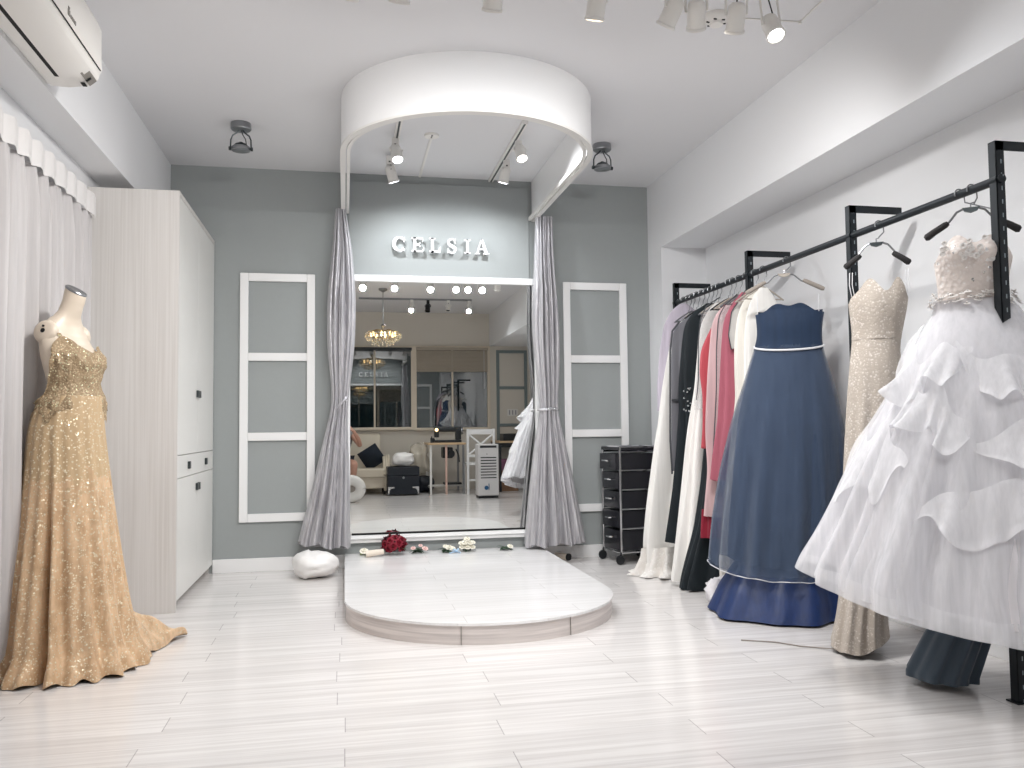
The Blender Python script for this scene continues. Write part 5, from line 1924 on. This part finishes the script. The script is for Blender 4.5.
c0 = t0 + .10
m = bx((c0, -.64, tz), (c0 + .42, -.46, tz + .04), .01)
m.box((c0 + .33, -.61, tz + .04), (c0 + .42, -.49, tz + .22), .02)
m.box((c0, -.60, tz + .165), (c0 + .42, -.50, tz + .25), .025)
m.box((c0, -.59, tz + .08), (c0 + .075, -.51, tz + .18), .012)
m.build('body', 'machine', sm)
m = MB()
m.lathe([(.055, 0), (.06, .01), (.055, .03)], (c0 + .42, -.55, tz + .18), (1, 0, 0), 20)
m.build('hand_wheel', 'steel', sm)
m = MB()
m.tube([(c0 + .04, -.55, tz + .08), (c0 + .04, -.55, tz + .042)], .004, 6)
m.box((c0 + .025, -.565, tz + .041), (c0 + .055, -.53, tz + .046))
m.build('needle_foot', 'chrome', sm)
m = MB()
m.lathe([(.022, 0), (.024, .02), (.01, .035)], (c0 + .03, -.47, tz + .21), (0, .5, -1), 12)
m.build('work_lamp', 'bulb_small', sm)
for k, (dx, hh, mt) in enumerate(((.06, .10, 'machine'), (.10, .075, 'black'))):
    m = MB()
    m.lathe([(.022, 0), (.022, hh * .7), (.010, hh * .8), (.010, hh)], (t0 + dx - .01, -.42 - .07 * k, tz), (0, 0, 1), 14)
    tag(m.build('thread_cone', mt), ['tall dark thread cone at the left end of the sewing table', 'short black thread cone behind the tall one on sewing table'][k], 'thread', 'thread cones on the sewing table')

# white chair with crossed back
a, b = mir(467.5, 443, Y=-.1), mir(488, 443, Y=-.1)
wx0, wx1 = a.x, a.x + .40
wc = thing('side_chair', 'white wooden chair with crossed back beside the sewing table', 'chair', ((wx0 + wx1) / 2, -.3, 0))
ztp = mir(467, 429, Y=-.12).z
for xx in (wx0, wx1):
    bx((xx - .018, -.135, 0), (xx + .018, -.10, ztp), .005).build('back_post', 'white_trim', wc)
    bx((xx - .018, -.54, 0), (xx + .018, -.505, .44), .005).build('leg', 'white_trim', wc)
bx((wx0 - .01, -.55, .44), (wx1 + .01, -.12, .475), .01).build('seat', 'white_trim', wc)
bx((wx0 + .018, -.13, ztp - .085), (wx1 - .018, -.105, ztp - .005), .005).build('top_rail', 'white_trim', wc)
bx((wx0 + .018, -.13, .56), (wx1 - .018, -.105, .60), .005).build('lower_rail', 'white_trim', wc)
for s in (0, 1):
    m = MB()
    za_, zb_ = .60, ztp - .085
    q = [Vector((wx0 + .02, -.118, za_ if s else zb_)), Vector((wx1 - .02, -.118, zb_ if s else za_))]
    m.tube(q, .015, 8)
    m.build('cross_brace', 'white_trim', wc)
bx((wx0 + .018, -.125, .20), (wx1 - .018, -.11, .23), .003).build('stretcher', 'white_trim', wc)

# air cooler
q = mir(488, 498, Z=0)
kx, ky = q.x, q.y
a, b = mir(477.5, 470, Y=ky), mir(498.3, 470, Y=ky)
hw_, kz = (b.x - a.x) / 2, mir(488, 444, Y=ky).z
kx = (a.x + b.x) / 2
co = thing('air_cooler', 'white upright air cooler with black louvres, reflected in the mirror', 'air cooler', (kx, ky, 0))
m = MB()
m.box((kx - hw_, ky - .26, .035), (kx + hw_, ky, kz), .022, seg=4)
m.build('shell', 'cooler', co)
bx((kx - hw_ + .008, ky - .25, 0), (kx + hw_ - .008, ky - .01, .036), .004).build('base', 'black', co)
bx((kx - hw_ + .03, ky - .02, kz - .055), (kx + hw_ - .03, ky + .003, kz - .02), .008).build('control_panel', 'machine', co)
zt_, zb_ = mir(488, 456, Y=ky).z, mir(488, 479, Y=ky).z
for k in range(8):
    z = zt_ - (zt_ - zb_) * (k + .5) / 8
    bx((kx - hw_ + .04, ky - .005, z - .007), (kx + hw_ - .035, ky + .003, z + .007), .002).build('louvre', 'dark_hole', co)
m = MB()
zl = mir(488, 487.5, Y=ky).z
m.lathe([(.030, 0), (.030, .003)], (kx - .03, ky, zl), (0, 1, 0), 22)
m.tube([(kx + .005, ky + .002, zl + .06), (kx + .008, ky + .002, zl), (kx + .004, ky + .002, zl - .03)], .006, 6)
m.build('emblem', 'blue_mark', co)
m = MB()
m.lathe([(.007, 0), (.007, .003)], (kx - .02, ky, zt_ + .03), (0, 1, 0), 10)
m.build('sensor', 'dark_hole', co)

# desk with boxes at the right end
a, b = mir(498, 441, Y=-.5), mir(518, 441, Y=-.5)
dz = a.z
dx0, dx1 = a.x, min(WR2 - .03, b.x + .25)
dk = thing('desk', 'narrow beige-topped desk by the wall behind the air cooler', 'desk', ((dx0 + dx1) / 2, -.8, 0))
bx((dx0, FY + .03, dz - .03), (dx1, -.45, dz), .004).build('desk_top', 'wood_top', dk)
for xx in (dx0 + .02, dx1 - .02):
    for yy_ in (FY + .06, -.48):
        bx((xx - .018, yy_ - .018, 0), (xx + .018, yy_ + .018, dz - .03), .003).build('leg', 'machine', dk)
bx((dx0 + .04, FY + .05, dz - .10), (dx1 - .04, -.50, dz - .03), .003).build('drawer', 'machine', dk)
p = mir(509, 441, Y=-.6)
bx((p.x - .11, -.85, dz), (p.x + .12, -.55, dz + .115), .005).build('storage_box', 'black')
tag(bpy.data.objects['storage_box'], 'black box standing on the narrow desk top', 'box')
o = bx((dx0 + .05, -.95, .0), (dx0 + .33, -.58, .32), .004).build('carton', 'cardboard')
tag(o, 'brown cardboard carton on the floor under the narrow desk', 'box')
o = bx((dx0 + .06, -.92, .322), (dx0 + .26, -.62, .50), .004).build('gift_box', 'pink_box')
tag(o, 'dark pink box stacked on the cardboard carton', 'box')

# ================================================================== PHOTOGRAPHER (seen only in the mirror)
pr = thing('person', 'seated person in grey top holding up a phone, seen at the mirror edge', 'person', (-.06, -.45, 0))
def skin(name, joints, edges, root, mat, parent, sub=2):
    me = bpy.data.meshes.new(name)
    me.from_pydata([j[0] for j in joints], edges, [])
    o = bpy.data.objects.new(name, me)
    COL.objects.link(o)
    md = o.modifiers.new('skin', 'SKIN')
    md.use_smooth_shade = True
    sv = me.skin_vertices[0].data
    for i, j in enumerate(joints):
        r = j[1]
        sv[i].radius = (r, r) if not isinstance(r, tuple) else r
        sv[i].use_root = (i == root)
    o.modifiers.new('sub', 'SUBSURF').levels = sub
    o.modifiers['sub'].render_levels = sub
    me.materials.append(M[mat])
    o.parent = parent
    o.matrix_parent_inverse = Matrix.Translation(-Vector(parent.location))
    return o
J, E_ = [], []
def jn(p, r, par=None):
    J.append((Vector(p), r))
    if par is not None:
        E_.append((par, len(J) - 1))
    return len(J) - 1
px_ = -.06
pel = jn((px_, -.62, .50), .13)
abd = jn((px_, -.60, .66), .115, pel)
chst = jn((px_, -.54, .84), .12, abd)
nb = jn((px_, -.50, .96), .07, chst)
nk = jn((px_, -.47, 1.02), .050, nb)
hd0 = jn((px_ - .0, -.44, 1.075), .062, nk)
hd1 = jn((px_ - .0, -.435, 1.135), .082, hd0)
hd2 = jn((px_ - .0, -.44, 1.195), .074, hd1)
hands = []
for s in (1, -1):
    sh = jn((px_ + s * .16, -.50, .935), .052, chst)
    el = jn((px_ + s * .27 + (.02 if s > 0 else 0), -.26, .755), .036, sh)
    fo = jn((px_ + s * .24 + .015, -.15, .87), .034, el)
    wr = jn((s * .128, -.070, .975), .024, fo)
    pm = jn((s * .104, -.054, 1.008), (.026, .015), wr)
    for k in range(4):
        b0 = Vector(J[pm][0]) + Vector((-s * .004, -.012, -.014 + .013 * k + .012))
        f1 = jn(b0 + Vector((-s * .022, -.010, .006)), .0085, pm)
        f2 = jn(b0 + Vector((-s * (.042 - .003 * abs(k - 1.5)), .006, .008)), .008, f1)
    th = jn(Vector(J[pm][0]) + Vector((-s * .012, .012, -.016)), .0095, pm)
    jn(Vector(J[pm][0]) + Vector((-s * .036, .008, -.010)), .0085, th)
    hp = jn((px_ + s * .10, -.56, .475), .088, pel)
    kn = jn((px_ + s * .17 + .03, -.12, .50), .060, hp)
    cf = jn((px_ + s * .17 + .01, -.16, .30), .052, kn)
    an = jn((px_ + s * .15, -.20, .085), .034, cf)
    hl = jn((px_ + s * .15, -.20, .040), .034, an)
    jn((px_ + s * .16, -.06, .026), .024, hl)
skin('body', J, E_, 0, 'skin', pr)
# face
fc = Vector((px_, -.365, 1.135))
for s in (1, -1):
    m = MB()
    m.ball(fc + Vector((s * .028, .004, .012)), .011, 10, 8)
    m.build('eye', 'hair', pr)
    m = MB()
    m.ball(fc + Vector((s * .080, -.075, .0)), .020, 10, 8, (.45, .7, 1.2))
    m.build('ear', 'skin', pr)
m = MB()
m.lathe([(.014, -.022), (.012, 0), (.005, .026)], fc + Vector((0, .008, -.006)), (0, -.15, 1), 10)
m.build('nose', 'skin', pr)
m = MB()
m.ball(fc + Vector((0, .0, -.045)), .020, 10, 6, (1, .4, .28))
m.build('mouth', 'rose_pink', pr)
# long black hair
m = MB()
rings = []
for j in range(25):
    v = j / 24
    ring = []
    for i in range(40):
        t_ = 2 * pi * i / 40
        if v < .35:
            a = v / .35 * pi * .55
            rr_, z = .095 * sin(a) + .004, 1.155 + .105 * cos(a)
        else:
            rr_, z = .094 + .03 * sin((v - .35) * 3), 1.138 - (v - .35) / .65 * .36
        fr = sin(t_)
        yy_ = -.455 + rr_ * 1.05 * sin(t_)
        if fr > .55 and z < 1.19:
            yy_ = min(yy_, -.455 + rr_ * .45)
        w_ = 1 + .05 * sin(9 * t_)
        ring.append(Vector((px_ + rr_ * 1.02 * cos(t_) * w_ + (.05 * max(0, v - .4) if cos(t_) > 0 else 0), yy_, z)))
    rings.append(ring)
m.rings(rings, True, True, False)
m.build('hair', 'hair', pr, ang=80)
# top and shorts follow the body
TJ = [(Vector((px_, -.62, .52)), .142), (Vector((px_, -.60, .66)), .130), (Vector((px_, -.54, .84)), .134), (Vector((px_, -.50, .955)), .082),
      (Vector((px_ + .165, -.50, .935)), .064), (Vector((px_ + .205, -.42, .87)), .056), (Vector((px_ - .165, -.50, .935)), .064), (Vector((px_ - .20, -.42, .87)), .056)]
skin('top', TJ, [(0, 1), (1, 2), (2, 3), (2, 4), (4, 5), (2, 6), (6, 7)], 0, 'shirt', pr)
SJ = [(Vector((px_, -.62, .51)), .135), (Vector((px_ + .10, -.54, .475)), .100), (Vector((px_ + .15, -.36, .49)), .092), (Vector((px_ - .10, -.54, .475)), .100), (Vector((px_ - .13, -.36, .49)), .092)]
skin('shorts', SJ, [(0, 1), (1, 2), (0, 3), (3, 4)], 0, 'shorts', pr)
ph = thing('phone', 'dark smartphone held sideways by the seated person', 'phone', (0, -.04, 1.0))
bx((-.078, -.046, .962), (.078, -.038, 1.038), .004).build('case', 'black', ph)
bx((-.073, -.0475, .966), (.073, -.0455, 1.034), .001).build('screen', 'glass_smoke', ph)
m = MB()
m.lathe([(.008, 0), (.008, .003)], (.058, -.039, 1.02), (0, 1, 0), 14)
m.build('camera_lens', 'glass_smoke', ph)

# ================================================================== LIGHT, WORLD, CAMERA
w = bpy.data.worlds.new('room_world')
SC.world = w
w.use_nodes = True
w.node_tree.nodes['Background'].inputs[0].default_value = (.9, .95, 1, 1)
w.node_tree.nodes['Background'].inputs[1].default_value = .3

cd_ = bpy.data.cameras.new('camera')
cam = bpy.data.objects.new('camera', cd_)
COL.objects.link(cam)
cd_.sensor_fit = 'HORIZONTAL'
cd_.sensor_width = 36
cd_.lens = FPX / 1024 * 36
cd_.clip_start = .02
rot = Matrix((RT, UP, -FW)).transposed()
cam.matrix_world = Matrix.Translation(CAM) @ rot.to_4x4()
SC.camera = cam

SC.view_settings.view_transform = 'Standard'
SC.view_settings.look = 'None'
SC.view_settings.gamma = 1
SC.view_settings.use_curve_mapping = False
SC.view_settings.exposure = 0.82
SC.cycles.max_bounces = 10
SC.cycles.diffuse_bounces = 6
SC.cycles.glossy_bounces = 6
SC.cycles.transparent_max_bounces = 16
SC.cycles.sample_clamp_indirect = 6
SC.cycles.use_denoising = True
